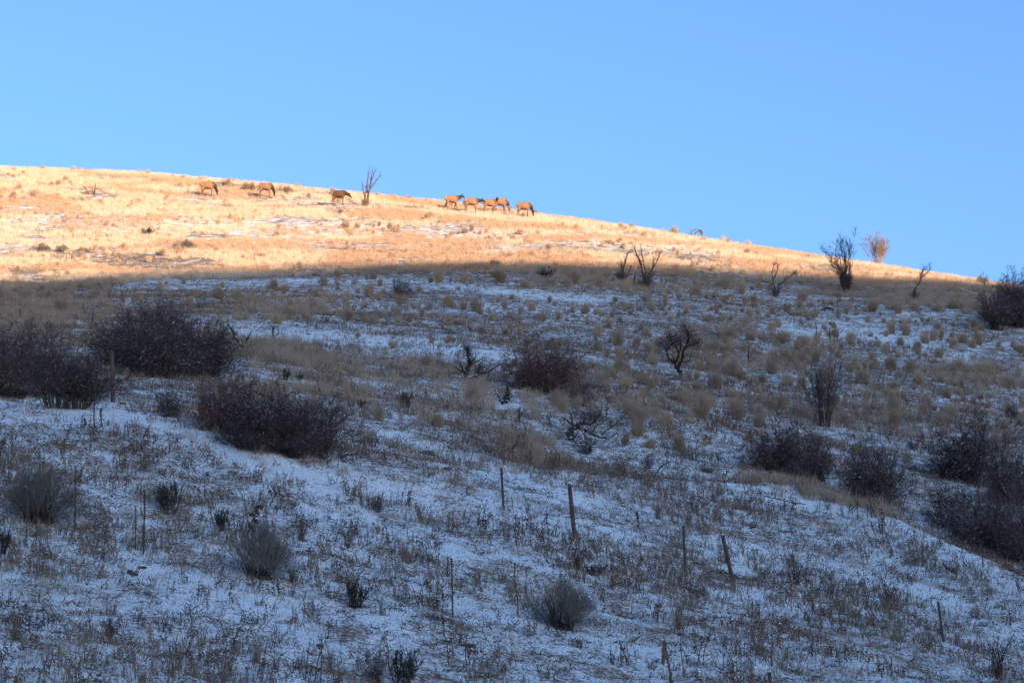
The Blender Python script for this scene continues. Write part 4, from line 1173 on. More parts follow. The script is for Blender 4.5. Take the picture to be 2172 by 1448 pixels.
snag('fallen_branch', 'branch', 'twisted pale dead branch arching on the skyline', 1478, 494,
     [[(1466, 494), (1466, 486), (1468, 482), (1474, 477), (1480, 476), (1485, 479)], [(1473, 494), (1474, 487), (1478, 482), (1483, 481), (1487, 486), (1488, 492)], [(1483, 480), (1488, 480), (1490, 485), (1488, 490)], [(1466, 483), (1465, 476)], [(1467, 490), (1461, 485)]],
     [(0.9, .6), (1.15, .75), (1.5, .9), (.6, .4), (.6, .4)], M['stalk'], 581, 0, depth=0.1, sink=-0.25)
snag('dead_shrub', 'shrub', 'whitish dead shrub between the elk group and the last elk', 1078, 455,
     [[(1081, 455), (1083, 446), (1080, 438), (1074, 436)], [(1082, 447), (1085, 441), (1084, 436)], [(1086, 455), (1087, 446)], [(1076, 452), (1082, 446)], [(1090, 454), (1090, 446)]], [(.8, .5), (.7, .4), (.6, .4), (.6, .3), (.5, .3)], M['bleached_wood'], 591, 70, 0.4, 0.3, rt=0.012)
snag('dead_shrub', 'shrub', 'little V shaped dead shrub alone on the sunlit slope at left', 192, 413,
     [[(193, 413), (184, 402), (176, 393)], [(199, 413), (202, 402), (203, 391)], [(195, 413), (191, 404)], [(197, 413), (196, 403)]], [(.8, .5), (.8, .4), (.5, .3), (.5, .3)], M['dead_wood'], 595, 12, 0.35, 0.4, rt=0.012)
snag('dead_shrub', 'shrub', 'few low dark twigs on the skyline right of the arching branch', 1547, 506,
     [[(1544, 506), (1550, 500)], [(1550, 506), (1556, 499)], [(1540, 506), (1532, 503)]], [(.5, .3), (.5, .3), (.5, .3)], M['dead_wood'], 597, 25, 0.4, 0.4, rt=0.012)

# tall sparse shrubs, limb by limb
snag('tall_shrub', 'shrub', 'tall thin bare shrub on the sunlit ridge right of the darkest elk', 774, 437,
     [[(772, 437), (773, 420), (770, 402), (766, 382)], [(779, 437), (781, 415), (784, 395), (790, 372), (797, 358)], [(781, 418), (778, 395), (780, 372), (782, 356)], [(784, 400), (792, 388), (800, 378), (806, 370)], [(772, 424), (776, 408), (776, 394)], [(784, 390), (788, 370), (790, 358)]],
     [(1.0, .4), (1.4, .4), (1.1, .4), (.9, .3), (.8, .3), (.8, .3)], M['stem'], 601, 170, 0.55, 0.5, 0.2, rt=0.011,
     cloud=None)
thicket(775, 439, 26, 20, RSH, 1.6, 0.8, 'reddish shoots at the base of the tall thin ridge shrub', None, name='low_shoots')
snag('tall_shrub', 'shrub', 'tall dark shrub with two long arms crossing the shadow line, right of its smaller twin', 1371, 614,
     [[(1370, 612), (1366, 585), (1362, 560), (1354, 535), (1348, 512)], [(1372, 612), (1374, 590), (1384, 568), (1396, 545), (1406, 522)], [(1370, 600), (1370, 575), (1366, 545), (1362, 520)], [(1373, 600), (1380, 585), (1390, 572)], [(1362, 560), (1356, 545), (1346, 536)], [(1384, 568), (1386, 550), (1384, 535)], [(1366, 604), (1356, 600), (1344, 604)]],
     [(1.6, .4), (1.4, .4), (1.3, .4), (.9, .4), (.8, .3), (.8, .3), (1.1, .6)], M['stem'], 611, 240, 0.55, 0.5, 0.2, rt=0.010)
thicket(1372, 614, 46, 52, LIGHT[0], 2.0, 1.6, 'dense dark shoots at the base of the two armed tall shrub', None, name='low_shoots')
snag('tall_shrub', 'shrub', 'smaller twin shrub just left of the two armed tall shrub', 1318, 596,
     [[(1319, 596), (1320, 575), (1326, 555), (1332, 532)], [(1316, 596), (1312, 582)], [(1322, 596), (1332, 580), (1338, 565)], [(1320, 575), (1318, 560)]], [(1.2, .4), (1., .4), (.9, .4), (.7, .3)], M['stem'], 621, 170, 0.5, 0.45, 0.2, rt=0.010)
thicket(1319, 598, 38, 30, LIGHT[1], 2.0, 1.6, 'dense dark shoots at the base of the smaller twin shrub', None, name='low_shoots')
snag('dead_shrub', 'shrub', 'short curved black stem between the twin tall shrubs', 1346, 606, [[(1366, 603), (1354, 602), (1346, 604), (1345, 592), (1347, 580)]], [(1.2, .7)], M['dead_wood'], 625, 8, 0.2, 0.3)
snag('tall_shrub', 'shrub', 'two stemmed bare shrub with one arm bent right over the shadow line', 1646, 628,
     [[(1644, 628), (1643, 600), (1640, 575), (1645, 550)], [(1648, 626), (1652, 606), (1668, 588), (1684, 576), (1692, 568)], [(1642, 590), (1650, 570), (1650, 556)], [(1684, 576), (1690, 580)]], [(1.1, .35), (1.3, .5), (.7, .3), (.7, .3)], M['stem'], 631, 150, 0.5, 0.4, 0.2, rt=0.010)
thicket(1645, 630, 36, 32, LIGHT[0], 2.0, 1.6, 'dense dark shoots at the base of the two stemmed shrub', None, name='low_shoots')
snag('tall_shrub', 'shrub', 'bent bare shrub with a windswept top near the right end of the ridge', 1940, 642,
     [[(1938, 640), (1940, 618), (1948, 602), (1958, 585), (1964, 566)], [(1958, 585), (1970, 574), (1976, 566)], [(1954, 592), (1958, 572), (1970, 562)], [(1942, 640), (1946, 622)]], [(1.5, .4), (.9, .3), (.9, .3), (.9, .4)], M['stem'], 641, 130, 0.5, 0.4, 0.2, rt=0.010)
thicket(1940, 643, 30, 34, LIGHT[1], 2.0, 1.6, 'dense dark shoots at the base of the bent shrub', None, name='low_shoots')
snag('fallen_branch', 'branch', 'long pale branch lying left of the bent shrub', 1900, 636, [[(1878, 636), (1894, 633), (1908, 634), (1922, 641), (1932, 641)]], [(.6, 1.0)], M['bleached_wood'], 651, 6, 0.2, 0.1, 0.1)
snag('fallen_branch', 'branch', 'dark broken branch pile under the tall vase shaped shrub', 1754, 658, [[(1738, 660), (1748, 654), (1756, 651), (1768, 658)], [(1756, 652), (1762, 660)], [(1722, 662), (1740, 661)]], [(1., 1.4), (1., .6), (.5, .5)], M['dead_wood'], 655, 20, 0.2, 0.1, 0.2)
snag('dead_shrub', 'shrub', 'upright dead twig between grass tufts right of the gnarled tree', 1588, 774, [[(1588, 774), (1587, 755), (1588, 734)], [(1588, 768), (1594, 758)], [(1588, 770), (1600, 758), (1608, 762)]], [(1.1, .4), (.7, .4), (.6, .3)], M['dead_wood'], 661, 14, 0.2, 0.3)
snag('dead_shrub', 'shrub', 'thin slanting dead twig just right of the gnarled tree', 1526, 780, [[(1524, 781), (1530, 770), (1533, 763)], [(1528, 774), (1534, 768)]], [(.8, .5), (.5, .3)], M['dead_wood'], 663, 4, 0.15, 0.3)
snag('fallen_branch', 'branch', 'pale fallen branch above the wide dark thicket, nearer the stump', 1430, 920, [[(1412, 909), (1430, 914), (1450, 919)], [(1424, 930), (1438, 924), (1448, 920)], [(1440, 916), (1446, 902), (1450, 888)]], [(.9, 1.1), (1.1, .5), (.9, .4)], M['bleached_wood'], 665, 20, 0.2, 0.2, 0.2)
snag('fallen_branch', 'branch', 'thin dark stick leaning up on the lower slope below the stump', 1384, 1010, [[(1383, 1010), (1394, 998), (1404, 985), (1420, 975)], [(1404, 985), (1408, 978)]], [(1.6, .6), (.8, .4)], M['dead_wood'], 667, 8, 0.2, 0.2)
snag('dead_shrub', 'shrub', 'crooked dead stem in the grass between thicket and gnarled tree', 1320, 845, [[(1323, 846), (1320, 832), (1310, 822)], [(1321, 836), (1326, 828), (1330, 824)]], [(1.1, .5), (.8, .4)], M['dead_wood'], 669, 12, 0.2, 0.2)
snag('dead_shrub', 'shrub', 'tangle of low black twigs in the grass left of the stubby snag', 1005, 880, [[(1000, 880), (1010, 868), (1022, 862)], [(1004, 882), (998, 868), (990, 862)], [(1010, 880), (1018, 874)]], [(.8, .4), (.8, .4), (.7, .3)], M['dead_wood'], 671, 120, 0.3, 0.1, 0.3)
snag('dead_shrub', 'shrub', 'black twigs standing between the forked snag and the dead stump', 1165, 902, [[(1168, 902), (1166, 890), (1168, 876)], [(1172, 903), (1162, 898)], [(1166, 892), (1160, 886)], [(1146, 908), (1146, 892)]], [(1., .5), (.8, .4), (.6, .3), (.7, .4)], M['dead_wood'], 673, 40, 0.2, 0.2)
snag('dead_shrub', 'shrub', 'thin branching dead shrub among round tufts on the upper slope', 690, 684, [[(690, 684), (684, 674), (680, 666)], [(692, 684), (700, 674), (706, 668)], [(691, 684), (692, 672)]], [(.6, .3), (.6, .3), (.5, .3)], M['dead_wood'], 675, 60, 0.35, 0.3)
snag('dead_branches', 'branch', 'dark dead branches bent like antlers on snow at the right', 2010, 1212, [[(2001, 1192), (2008, 1202), (2020, 1211), (2024, 1216)], [(2022, 1213), (2014, 1220), (2004, 1228)], [(2020, 1212), (2010, 1212), (2000, 1218)], [(2024, 1216), (2036, 1222)]], [(1.6, 1.4), (1.4, .7), (1., .5), (1., .5)], M['dead_wood'], 681, 90, 0.3, 0.2, 0.25)
snag('fallen_branch', 'branch', 'snow topped stick lying on the slope right of the leaning wooden post', 1828, 1263, [[(1798, 1261), (1820, 1262), (1842, 1262), (1862, 1266)]], [(1.2, .8)], M['dead_wood'], 683, 8, 0.2, 0.2, 0.1)
snag('fallen_branch', 'branch', 'stick lying beside the small bluish dead shrub', 780, 1053, [[(764, 1053), (780, 1053), (797, 1053)]], [(.9, .6)], M['dead_wood'], 685, 4, 0.15, 0.2, 0.1)
snag('fallen_branch', 'branch', 'thin straight stick below the wide dark thicket', 1660, 1062, [[(1622, 1050), (1650, 1058), (1676, 1064), (1706, 1068)], [(1640, 1056), (1664, 1056)]], [(.8, .8), (.6, .4)], M['dead_wood'], 687, 10, 0.15, 0.2, 0.1)
snag('branch_pile', 'branch', 'snowy dead branches strewn around the foot of the leaning wooden post', 1530, 1222,
     [[(1478, 1213), (1495, 1214), (1512, 1210)], [(1500, 1218), (1520, 1222), (1552, 1221)], [(1522, 1212), (1545, 1215)], [(1552, 1220), (1575, 1226), (1614, 1232)], [(1556, 1217), (1566, 1224), (1580, 1226)], [(1470, 1190), (1482, 1193), (1494, 1193)], [(1490, 1224), (1510, 1222)]],
     [(1.1, 1.4), (1.0, 1.2), (1.6, 1.2), (1.3, .6), (1.0, .6), (1.4, .8), (.8, .5)], M['dead_wood'], 689, 40, 0.25, 0.1, 0.15)
snag('fallen_branch', 'branch', 'thin curved dark stick left of the right hand steel post', 1415, 1158, [[(1410, 1147), (1412, 1156), (1420, 1164)], [(1360, 1160), (1385, 1163), (1402, 1165)]], [(.9, .6), (.7, .5)], M['dead_wood'], 691, 6, 0.15, 0.2, 0.1)
snag('dead_shrub', 'shrub', 'leaning pair of dark stalks at the bottom edge, right of centre', 1412, 1450, [[(1406, 1408), (1408, 1385), (1410, 1360)], [(1424, 1450), (1420, 1420), (1412, 1362)]], [(3.0, 2.2), (3.0, 2.0)], M['stalk'], 693, 26, 0.1, 0.3, 0.1, partname='stalks')

# ------------------------------------------------------------------ tall dead weed stalks
STALK_LABELS = [
    (304, 1176, 302, 1042, 1.6, 'tallest rough weed stalk of the pair right of the wide brush'), (287, 1168, 284, 1076, 1.1, 'shorter weed stalk of the pair right of the wide brush'),
    (84, 1082, 80, 992, 1.4, 'weed stalk standing in front of the wide grey green brush'), (158, 1132, 155, 992, 1.2, 'thin stalk at the right side of the wide grey green brush'),
    (56, 1150, 54, 1050, .9, 'thin pale stalk below the left part of the wide brush'), (75, 1160, 74, 1100, .8, 'short pale stalk below the middle of the wide brush'),
    (960, 1304, 957, 1182, 1.5, 'rough weed stalk alone on the lower slope left of its lower neighbour'), (949, 1225, 948, 1182, .8, 'thin stalk touching the top of the rough lone stalk'),
    (1099, 1308, 1092, 1197, 1.3, 'bent weed stalk just left of the rounded grey green brush'), (200, 925, 195, 775, 1.1, 'long thin stalk left of the rusty wooden post'),
    (216, 905, 213, 866, 1.4, 'short thick stalk on the snow below the rusty wooden post'), (180, 905, 178, 888, 1.0, 'very short stalk left of the short thick stalk'),
    (1734, 722, 1731, 684, .8, 'thin stalk among tufts on the upper right slope, the left of two'), (1762, 728, 1760, 694, .8, 'thin stalk among tufts on the upper right slope, the right of two'),
    (1778, 678, 1777, 630, .7, 'faint stalk above the two thin stalks on the upper right slope'), (2085, 1205, 2086, 1158, 1.0, 'thin stalk below the thickets at the right edge'),
    (1354, 1120, 1350, 1088, 1.6, 'short pale stalk between the two wooden posts'), (1818, 1100, 1820, 1065, .9, 'thin stalk under the dark round thicket at right')]
for k, (bx, by, tx, ty, rad, lab) in enumerate(STALK_LABELS):
    o, mpp = root('weed_stalk', bx, by, lab, 'weed stalk', 'tall dead weed stalks')
    Hh = (by - ty) * mpp; dx = (tx - bx) * mpp
    r = np.random.default_rng(700 + k)
    P = np.array([[0, 0, -0.05], [dx * .3 + r.normal(0, .012), r.normal(0, .02), Hh * .35], [dx * .6 + r.normal(0, .012), r.normal(0, .02), Hh * .7], [dx, r.normal(0, .03), Hh]])
    P = catmull(P, 6)
    g = Geo(); rad *= 1.3
    g.tubes(P, np.linspace(rad * mpp, rad * mpp * .55, len(P)), 6)
    part('stem', g.mesh('stem', M['stalk']), o)
    g = Geo(); n = 160
    i = r.integers(int(len(P) * .55), len(P), n)
    d = r.normal(0, 1, (n, 3)); d[:, 2] = np.abs(d[:, 2]) * .6; d /= np.linalg.norm(d, axis=1, keepdims=True)
    a = P[i] + r.normal(0, .01, (n, 3))
    g.spikes(a, a + d * rad * mpp * 1.5 * r.uniform(.5, 1.2, (n, 1)), rad * mpp * .45, 3)
    part('seed_head', g.mesh('seed_head', M['stalk']), o, 'stuff')
    g = Geo(); n = 12
    t = r.uniform(0.02, .45, n); c = np.stack([np.interp(t, np.linspace(0, 1, len(P)), P[:, q]) for q in range(3)], 1)
    an = r.uniform(0, 6.283, n); L = r.uniform(.06, .16, n)
    e = c + np.stack([np.cos(an) * L, np.sin(an) * L, -L * .5], 1)
    g.blades(c, (c + e) / 2 + [0, 0, .03], e, .035)
    part('leaves', g.mesh('leaves', M['brown_weed']), o, 'stuff')

# ------------------------------------------------------------------ fence posts
def wood_post(bx, by, tx, ty, rad_px, label):
    o, mpp = root('wooden_post', bx, by, label, 'fence post', 'wooden posts of the old fence')
    Hh = (by - ty) * mpp; dx = (tx - bx) * mpp; ra = rad_px * mpp
    g = Geo(); K = 11; n = 14
    t = np.array([-0.25, 0, .1, .25, .4, .55, .7, .82, .92, .985, 1.0])
    r = np.random.default_rng(int(bx))
    an = np.arange(n) * 2 * math.pi / n
    prof = 1 + 0.07 * r.normal(0, 1, n)
    V = []
    for k, tk in enumerate(t):
        rr = ra * (1.06 - 0.10 * tk) * (0.86 if k == K - 1 else 1.0) * prof * (1 + 0.02 * r.normal(0, 1, n))
        V.append(np.stack([dx * tk + rr * np.cos(an), rr * np.sin(an) + 0.01 * math.sin(5 * tk), np.full(n, Hh * tk)], 1))
    V = np.concatenate(V)
    idx = np.arange(K * n).reshape(K, n)
    q = np.stack([idx[:-1], np.roll(idx[:-1], -1, 1), np.roll(idx[1:], -1, 1), idx[1:]], -1).reshape(-1, 4)
    V = np.vstack([V, [[dx, 0, Hh * 1.004]]])
    f3 = np.stack([idx[-1], np.roll(idx[-1], -1), np.full(n, K * n)], 1)
    g.add(V, f3, q)
    part('shaft', g.mesh('shaft', M['post_wood'], True), o)
    g = Geo()                                            # staples that held the wires
    for tk in (.9, .68, .46):
        c = np.array([dx * tk, -ra * 1.02, Hh * tk])
        g.tubes(np.array([c + [-.012, .012, 0], c + [-.010, -.008, .004], c + [.010, -.008, .004], c + [.012, .012, 0]]), np.full(4, .003), 4)
    part('staples', g.mesh('staples', M['wire']), o, 'stuff')
    return o
wood_post(240, 856, 234, 748, 4.6, 'rusty brown wooden post half hidden by the largest thicket')
wood_post(1219, 1140, 1208, 1025, 4.6, 'dark wooden post standing nearly upright at the middle of the lower slope')
wood_post(1555, 1238, 1534, 1137, 4.6, 'wooden post leaning left among strewn branches')

def steel_post(bx, by, tx, ty, label, wires=()):
    o, mpp = root('steel_post', bx, by, label, 'fence post', 'thin steel posts of the old fence')
    Hh = (by - ty) * mpp; dx = (tx - bx) * mpp
    w, d, th = .030, .030, .006
    prof = np.array([(-w, -d), (w, -d), (w, -d + th), (th, -d + th), (th, d), (-th, d), (-th, -d + th), (-w, -d + th)])
    g = Geo(); n = len(prof)
    t = np.array([-.2, 0, .33, .66, 1.0])
    V = np.concatenate([np.column_stack([prof[:, 0] + dx * tk, prof[:, 1], np.full(n, Hh * tk)]) for tk in t])
    idx = np.arange(len(t) * n).reshape(len(t), n)
    q = np.stack([idx[:-1], np.roll(idx[:-1], -1, 1), np.roll(idx[1:], -1, 1), idx[1:]], -1).reshape(-1, 4)
    q = np.vstack([q, [[idx[-1, 0], idx[-1, 1], idx[-1, 2], idx[-1, 7]], [idx[-1, 3], idx[-1, 4], idx[-1, 5], idx[-1, 6]]]])
    g.add(V, None, q)
    part('shaft', g.mesh('shaft', M['steel']), o)
    g = Geo()
    for tk in np.linspace(.12, .97, 22):
        c = np.array([dx * tk, -d - .004, Hh * tk])
        g.add(np.array([[-.008, .004, -.008], [.008, .004, -.008], [.008, .004, .008], [-.008, .004, .008], [0, -.008, 0]]) + c, [[0, 1, 4], [1, 2, 4], [2, 3, 4], [3, 0, 4]])
    part('studs', g.mesh('studs', M['steel']), o, 'stuff')
    for pts in wires:
        L = limb_lines([pts], bx, by, mpp, 5, 0.05)[0]
        L[:, 1] -= 0.036
        g = Geo(); P = catmull(L, 8)
        g.tubes(P, np.full(len(P), .0035), 4)
        m = P[::3]
        for v in ((1, 0, 1), (-1, 0, 1), (0, 1, -1)):
            g.spikes(m, m + np.array(v) * .02, .003, 3)
        part('wire', g.mesh('wire', M['wire']), o)
    return o
steel_post(1068, 1080, 1063, 992, 'thin steel post with a wire stub left of the upright wooden post', [[(1052, 1038), (1060, 1040), (1066, 1040)], [(1066, 1041), (1072, 1044)]])
steel_post(1454, 1212, 1450, 1116, 'thin steel post with a sagging wire left of the leaning wooden post', [[(1453, 1167), (1464, 1176), (1478, 1186), (1496, 1194)]])
steel_post(2000, 1360, 1992, 1275, 'thin steel post by itself on the lower right slope')
steel_post(1636, 1462, 1632, 1424, 'thin steel post rising from the bottom edge')

# ------------------------------------------------------------------ stones and clods
def lump(px, row, wpx, hpx, dpx, label, mat, cat, name, seed, flat=False, tilt=0.0):
    x, y, z, mpp = ground(px, row)
    r = np.random.default_rng(seed); nu, nv = 16, 9
    u = np.arange(nu) * 2 * math.pi / nu; v = np.linspace(-math.pi / 2, math.pi / 2, nv)
    U, Vv = np.meshgrid(u, v, indexing='ij')
    p = 3.2 if flat else 2.2
    sg = lambda q: np.sign(q) * np.abs(q) ** (2 / p)
    X = sg(np.cos(U)) * sg(np.cos(Vv)); Y = sg(np.sin(U)) * sg(np.cos(Vv)); Zq = sg(np.sin(Vv))
    k = 1 + 0.35 * (fbm(U * 1.3 + seed, Vv * 1.5, seed, 3) - 0.5)
    k[:, 0] = k[:, 0].mean(); k[:, -1] = k[:, -1].mean()
    V = np.stack([X * k * wpx * mpp / 2, Y * k * dpx * mpp / 2, Zq * k * hpx * mpp / 2 + hpx * mpp * 0.3], -1).reshape(-1, 3)
    idx = np.arange(nu * nv).reshape(nu, nv)
    q = np.stack([idx[:, :-1], np.roll(idx, -1, 0)[:, :-1], np.roll(idx, -1, 0)[:, 1:], idx[:, 1:]], -1).reshape(-1, 4)
    o = link(name, make_mesh(name, V, [q], mat, not flat))
    o.location = (x, y, z); o.rotation_euler = (0, tilt, rng.uniform(-.3, .3))
    tag(o, label, cat)
lump(280, 1218, 26, 9, 22, 'flat dark stone tilted on the snow at lower left', M['stone'], 'stone', 'stone', 3, True, 0.42)
lump(993, 1373, 36, 9, 22, 'long dark lump of bare earth near the bottom centre', M['stone'], 'clod', 'earth_clod', 5)
lump(302, 1207, 20, 6, 14, 'small dark clod beside the tilted flat stone', M['stone'], 'clod', 'earth_clod', 6)
lump(949, 998, 20, 8, 14, 'dark clod on the snowy strip above the thin steel post', M['stone'], 'clod', 'earth_clod', 7)
lump(1026, 1110, 14, 7, 10, 'small black clod left of the thin steel post with a wire stub', M['stone'], 'clod', 'earth_clod', 8)
lump(1500, 1002, 30, 10, 20, 'dark lump standing in for a dark hole under grass left of the wide thicket', M['stone'], 'clod', 'earth_clod', 9)  # solid dark lump added in place of a dark hole
lump(905, 965, 36, 12, 24, 'brown clod of earth on the slope left of the dead stump', M['stone'], 'clod', 'earth_clod', 10)
lump(260, 860, 16, 6, 10, 'small clod on the snow beside the rusty wooden post', M['stone'], 'clod', 'earth_clod', 11)

# ------------------------------------------------------------------ the elk
def chain(bm_list, pts, n=16, up=(0, 1, 0)):
    """a closed tube with elliptical rings: pts of (x, y, z, half width, half height)"""
    P = np.array([p[:3] for p in pts], float); Rw = np.array([p[3] for p in pts]); Rh = np.array([p[4] for p in pts])
    m = 4
    t = np.arange(len(P)); tt = np.linspace(0, len(P) - 1, (len(P) - 1) * m + 1)
    Pd = catmull(P, m); Rw = np.interp(tt, t, Rw); Rh = np.interp(tt, t, Rh)
    T = np.gradient(Pd, axis=0); T /= np.linalg.norm(T, axis=1, keepdims=True)
    U = np.tile(np.array(up, float), (len(Pd), 1)); U -= (U * T).sum(1, keepdims=True) * T; U /= np.linalg.norm(U, axis=1, keepdims=True)
    V = np.cross(T, U)
    a = np.arange(n) * 2 * math.pi / n
    ring = Pd[:, None] + U[:, None] * (Rw[:, None] * np.cos(a))[..., None] + V[:, None] * (Rh[:, None] * np.sin(a))[..., None]
    K = len(Pd)
    v = np.concatenate([ring.reshape(-1, 3), Pd[:1] - T[:1] * Rw[0] * .5, Pd[-1:] + T[-1:] * Rw[-1] * .5])
    idx = np.arange(K * n).reshape(K, n)
    q = np.stack([idx[:-1], np.roll(idx[:-1], -1, 1), np.roll(idx[1:], -1, 1), idx[1:]], -1).reshape(-1, 4)
    f3 = np.concatenate([np.stack([np.roll(idx[0], -1), idx[0], np.full(n, K * n)], 1), np.stack([idx[-1], np.roll(idx[-1], -1), np.full(n, K * n + 1)], 1)])
    bm_list.append((v, q, f3, Pd))

def elk_mesh(name, neck, head, stride, dark=0.0, ears=True):
    L, cols = [], []
    tan, brown, cream, leg = np.array([.255, .138, .073]), np.array([.036, .021, .014]), np.array([.55, .40, .25]), np.array([.15, .088, .052])
    tan = tan * (1 - dark) + brown * dark * 1.4
    def add(pts, colfun, **k):
        chain(L, pts, **k); cols.append(colfun)
    def body_col(p):
        c = np.tile(tan, (len(p), 1))
        rump = smooth(-.52, -.70, p[:, 0])[:, None]
        c = c * (1 - rump) + cream * rump
        belly_shade = smooth(.92, .74, p[:, 2])[:, None]  # underside shade painted into the coat as a darker belly
        c = c * (1 - .55 * belly_shade) + brown * .55 * belly_shade
        sh = smooth(.42, .68, p[:, 0])[:, None]
        return c * (1 - .45 * sh) + brown * .45 * sh
    add([(-.78, 0, 1.16, .07, .10), (-.71, 0, 1.14, .20, .23), (-.52, 0, 1.12, .265, .31), (-.2, 0, 1.07, .29, .345), (.12, 0, 1.05, .30, .365), (.38, 0, 1.08, .26, .37), (.56, 0, 1.14, .19, .30), (.72, 0, 1.16, .10, .17)], body_col)
    add([(x, y, z, a, b) for x, y, z, a, b in neck], lambda p: np.tile(brown, (len(p), 1)))
    hb, mz = np.array(head[0], float), np.array(head[1], float)
    d = mz - hb
    add([(*(hb - d * .12), .085, .10), (*(hb + d * .15), .10, .115), (*(hb + d * .45), .08, .09), (*(hb + d * .8), .055, .062), (*mz, .045, .045)], lambda p: np.tile(brown * 1.25, (len(p), 1)))
    dn = d / np.linalg.norm(d)
    upv = np.array([0, 0, 1.0]) - dn * dn[2]; upv /= np.linalg.norm(upv); sd = np.cross(dn, upv)
    for sgn in (-1, 1):
        e0 = hb - d * .02 + upv * .07 + sd * sgn * .06
        e1 = e0 + upv * .13 + sd * sgn * .15 - dn * .06
        add([(*e0, .03, .03), (*((e0 + e1) / 2), .055, .03), (*e1, .015, .015)], lambda p: np.tile(brown * .8, (len(p), 1)), n=8, up=tuple(dn))
    for sgn, fx, hx in ((-1, stride[0], stride[1]), (1, stride[2], stride[3])):
        lc = lambda p: (leg[None] * (1 - smooth(.55, .85, p[:, 2])[:, None]) + tan * smooth(.55, .85, p[:, 2])[:, None])
        y = .13 * sgn
        add([(.44, y * .8, 1.0, .10, .17), (.43 + fx * .15, y, .72, .072, .10), (.44 + fx * .45, y, .45, .047, .055), (.43 + fx * .8, y, .18, .034, .036), (.44 + fx, y, .06, .042, .046), (.46 + fx, y, 0, .045, .06)], lc, n=10)
        add([(-.50, y * .8, 1.05, .12, .22), (-.46 + hx * .15, y, .78, .10, .15), (-.60 + hx * .5, y, .48, .05, .06), (-.56 + hx * .85, y, .2, .036, .038), (-.54 + hx, y, .06, .042, .046), (-.52 + hx, y, 0, .045, .06)], lc, n=10)
    add([(-.78, 0, 1.24, .03, .03), (-.84, 0, 1.16, .04, .03), (-.84, 0, 1.08, .02, .02)], lambda p: np.tile(cream, (len(p), 1)), n=8)
    V, Q, F3, off = [], [], [], 0
    for v, q, f3, _ in L:
        V.append(v); Q.append(q + off); F3.append(f3 + off); off += len(v)
    raw = make_mesh(name + '_raw', np.concatenate(V), [np.concatenate(Q), np.concatenate(F3)], None)
    tmp = bpy.data.objects.new('raw', raw); C.objects.link(tmp)
    md = tmp.modifiers.new('skin', 'REMESH'); md.mode = 'VOXEL'; md.voxel_size = 0.021; md.use_smooth_shade = True
    ms = tmp.modifiers.new('soft', 'SMOOTH'); ms.factor = 0.5; ms.iterations = 3
    dg = bpy.context.evaluated_depsgraph_get()
    me = bpy.data.meshes.new_from_object(tmp.evaluated_get(dg))
    bpy.data.objects.remove(tmp); bpy.data.meshes.remove(raw)
    me.name = name
    n = len(me.vertices)
    co = np.empty(n * 3, np.float32); me.vertices.foreach_get('co', co); co = co.reshape(-1, 3).astype(float)
    col = np.zeros((n, 3)); wsum = np.zeros((n, 1))
    for (v, q, f3, Pd), fn in zip(L, cols):               # the coat colour, belly shade included, of the nearest part of the body, softly blended
        dist = np.full(n, 9.0)
        for i in range(0, len(v), 3):
            dist = np.minimum(dist, ((co - v[i]) ** 2).sum(1))
        w = np.exp(-np.sqrt(dist) / .03)[:, None] + 1e-12
        col += w * fn(co); wsum += w
    col /= wsum
    at = me.attributes.new('coat', 'FLOAT_COLOR', 'POINT')
    at.data.foreach_set('color', np.column_stack([col, np.ones(n)]).astype(np.float32).ravel())
    me.materials.clear(); me.materials.append(M['coat'])
    me.polygons.foreach_set('use_smooth', np.ones(len(me.polygons), bool))
    return me

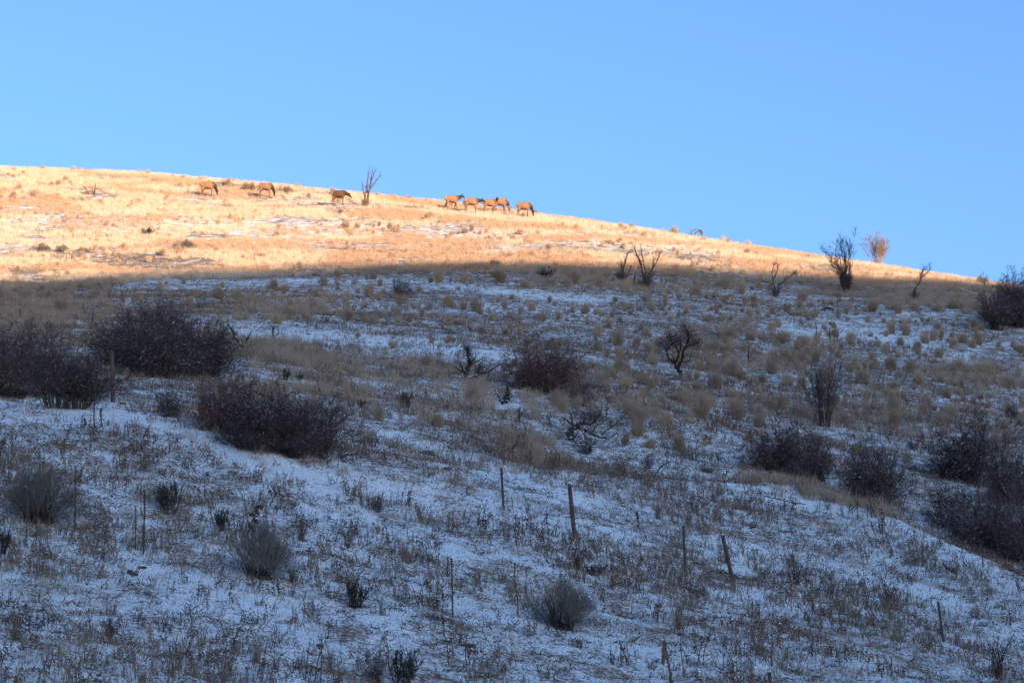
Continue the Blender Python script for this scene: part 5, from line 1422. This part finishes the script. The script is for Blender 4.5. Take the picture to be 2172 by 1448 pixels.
GRAZE = ([(.46, 0, 1.17, .17, .28), (.70, 0, 1.02, .14, .22), (.88, 0, .78, .11, .16), (.97, 0, .55, .09, .12)], [(.99, 0, .50), (1.10, 0, .10)])
LOWER = ([(.46, 0, 1.18, .17, .28), (.74, 0, 1.12, .14, .20), (.98, 0, 1.02, .11, .15), (1.10, 0, .96, .09, .12)], [(1.12, 0, .96), (1.40, 0, .68)])
LEVEL = ([(.46, 0, 1.18, .17, .28), (.78, 0, 1.20, .14, .20), (1.05, 0, 1.23, .11, .15), (1.2, 0, 1.24, .09, .12)], [(1.2, 0, 1.25), (1.57, 0, 1.10)])
RAISED = ([(.46, 0, 1.18, .17, .28), (.74, 0, 1.26, .145, .21), (.96, 0, 1.39, .115, .15), (1.05, 0, 1.45, .09, .12)], [(1.05, 0, 1.47), (1.40, 0, 1.26)])
TURNED = ([(.46, 0, 1.18, .17, .28), (.70, .02, 1.30, .145, .20), (.80, .02, 1.45, .11, .14), (.82, 0, 1.52, .09, .11)], [(.82, -.02, 1.52), (.94, -.33, 1.36)])
for k, (px, row, pose, stride, yaw, dark, sc, lab) in enumerate([
    (440, 418, GRAZE, (.06, -.06, -.10, .08), -.10, 0.0, 1.04, 'grazing elk farthest left on the sunlit ridge'),
    (562, 420, GRAZE, (.10, .05, -.06, -.08), -.18, 0.05, 1.02, 'grazing elk second from the left, between two reddish bushes'),
    (718, 438, LOWER, (.12, -.10, -.05, .06), -.12, 0.8, 1.02, 'darkest elk, walking with its head lowered toward the tall thin shrub'),
    (957, 445, RAISED, (.22, .16, -.12, -.14), .05, 0.05, 1.02, 'elk walking with head raised at the rear of the skyline group'),
    (998, 450, LEVEL, (.14, -.06, .22, .10), -.05, 0.0, 1.0, 'elk stretching its neck forward behind the middle pair of the group'),
    (1037, 452, TURNED, (.05, .06, -.08, -.06), -.05, 0.0, 0.98, 'elk looking at the camera in front of a grazing one'),
    (1054, 453, GRAZE, (.08, -.05, -.04, .05), .10, 0.12, 1.05, 'grazing elk half hidden behind the one that looks at the camera'),
    (1110, 460, GRAZE, (.06, -.10, -.08, .08), -.15, 0.03, 1.04, 'grazing elk farthest right, apart from the skyline group')]):
    x, y, z, mpp = ground(px, row, 200, 262)
    if k == 6:
        x, y = x + .25, y + 1.6; z = float(hill_z(x, y))
    me = elk_mesh('elk', pose[0], pose[1], stride, dark)
    o = link('elk', me)
    zf, zb = float(hill_z(x + .5, y)), float(hill_z(x - .5, y))
    o.location = (x, y, min(z, (zf + zb) / 2) - .03 + (.08, .08, .14, 0, 0, 0, 0, 0)[k])
    o.rotation_euler = (0, math.atan2(zb - zf, 1.0) * .8, yaw)
    o.scale = (sc * .86, sc, sc)
    tag(o, lab, 'elk', 'elk grazing along the sunlit ridge')
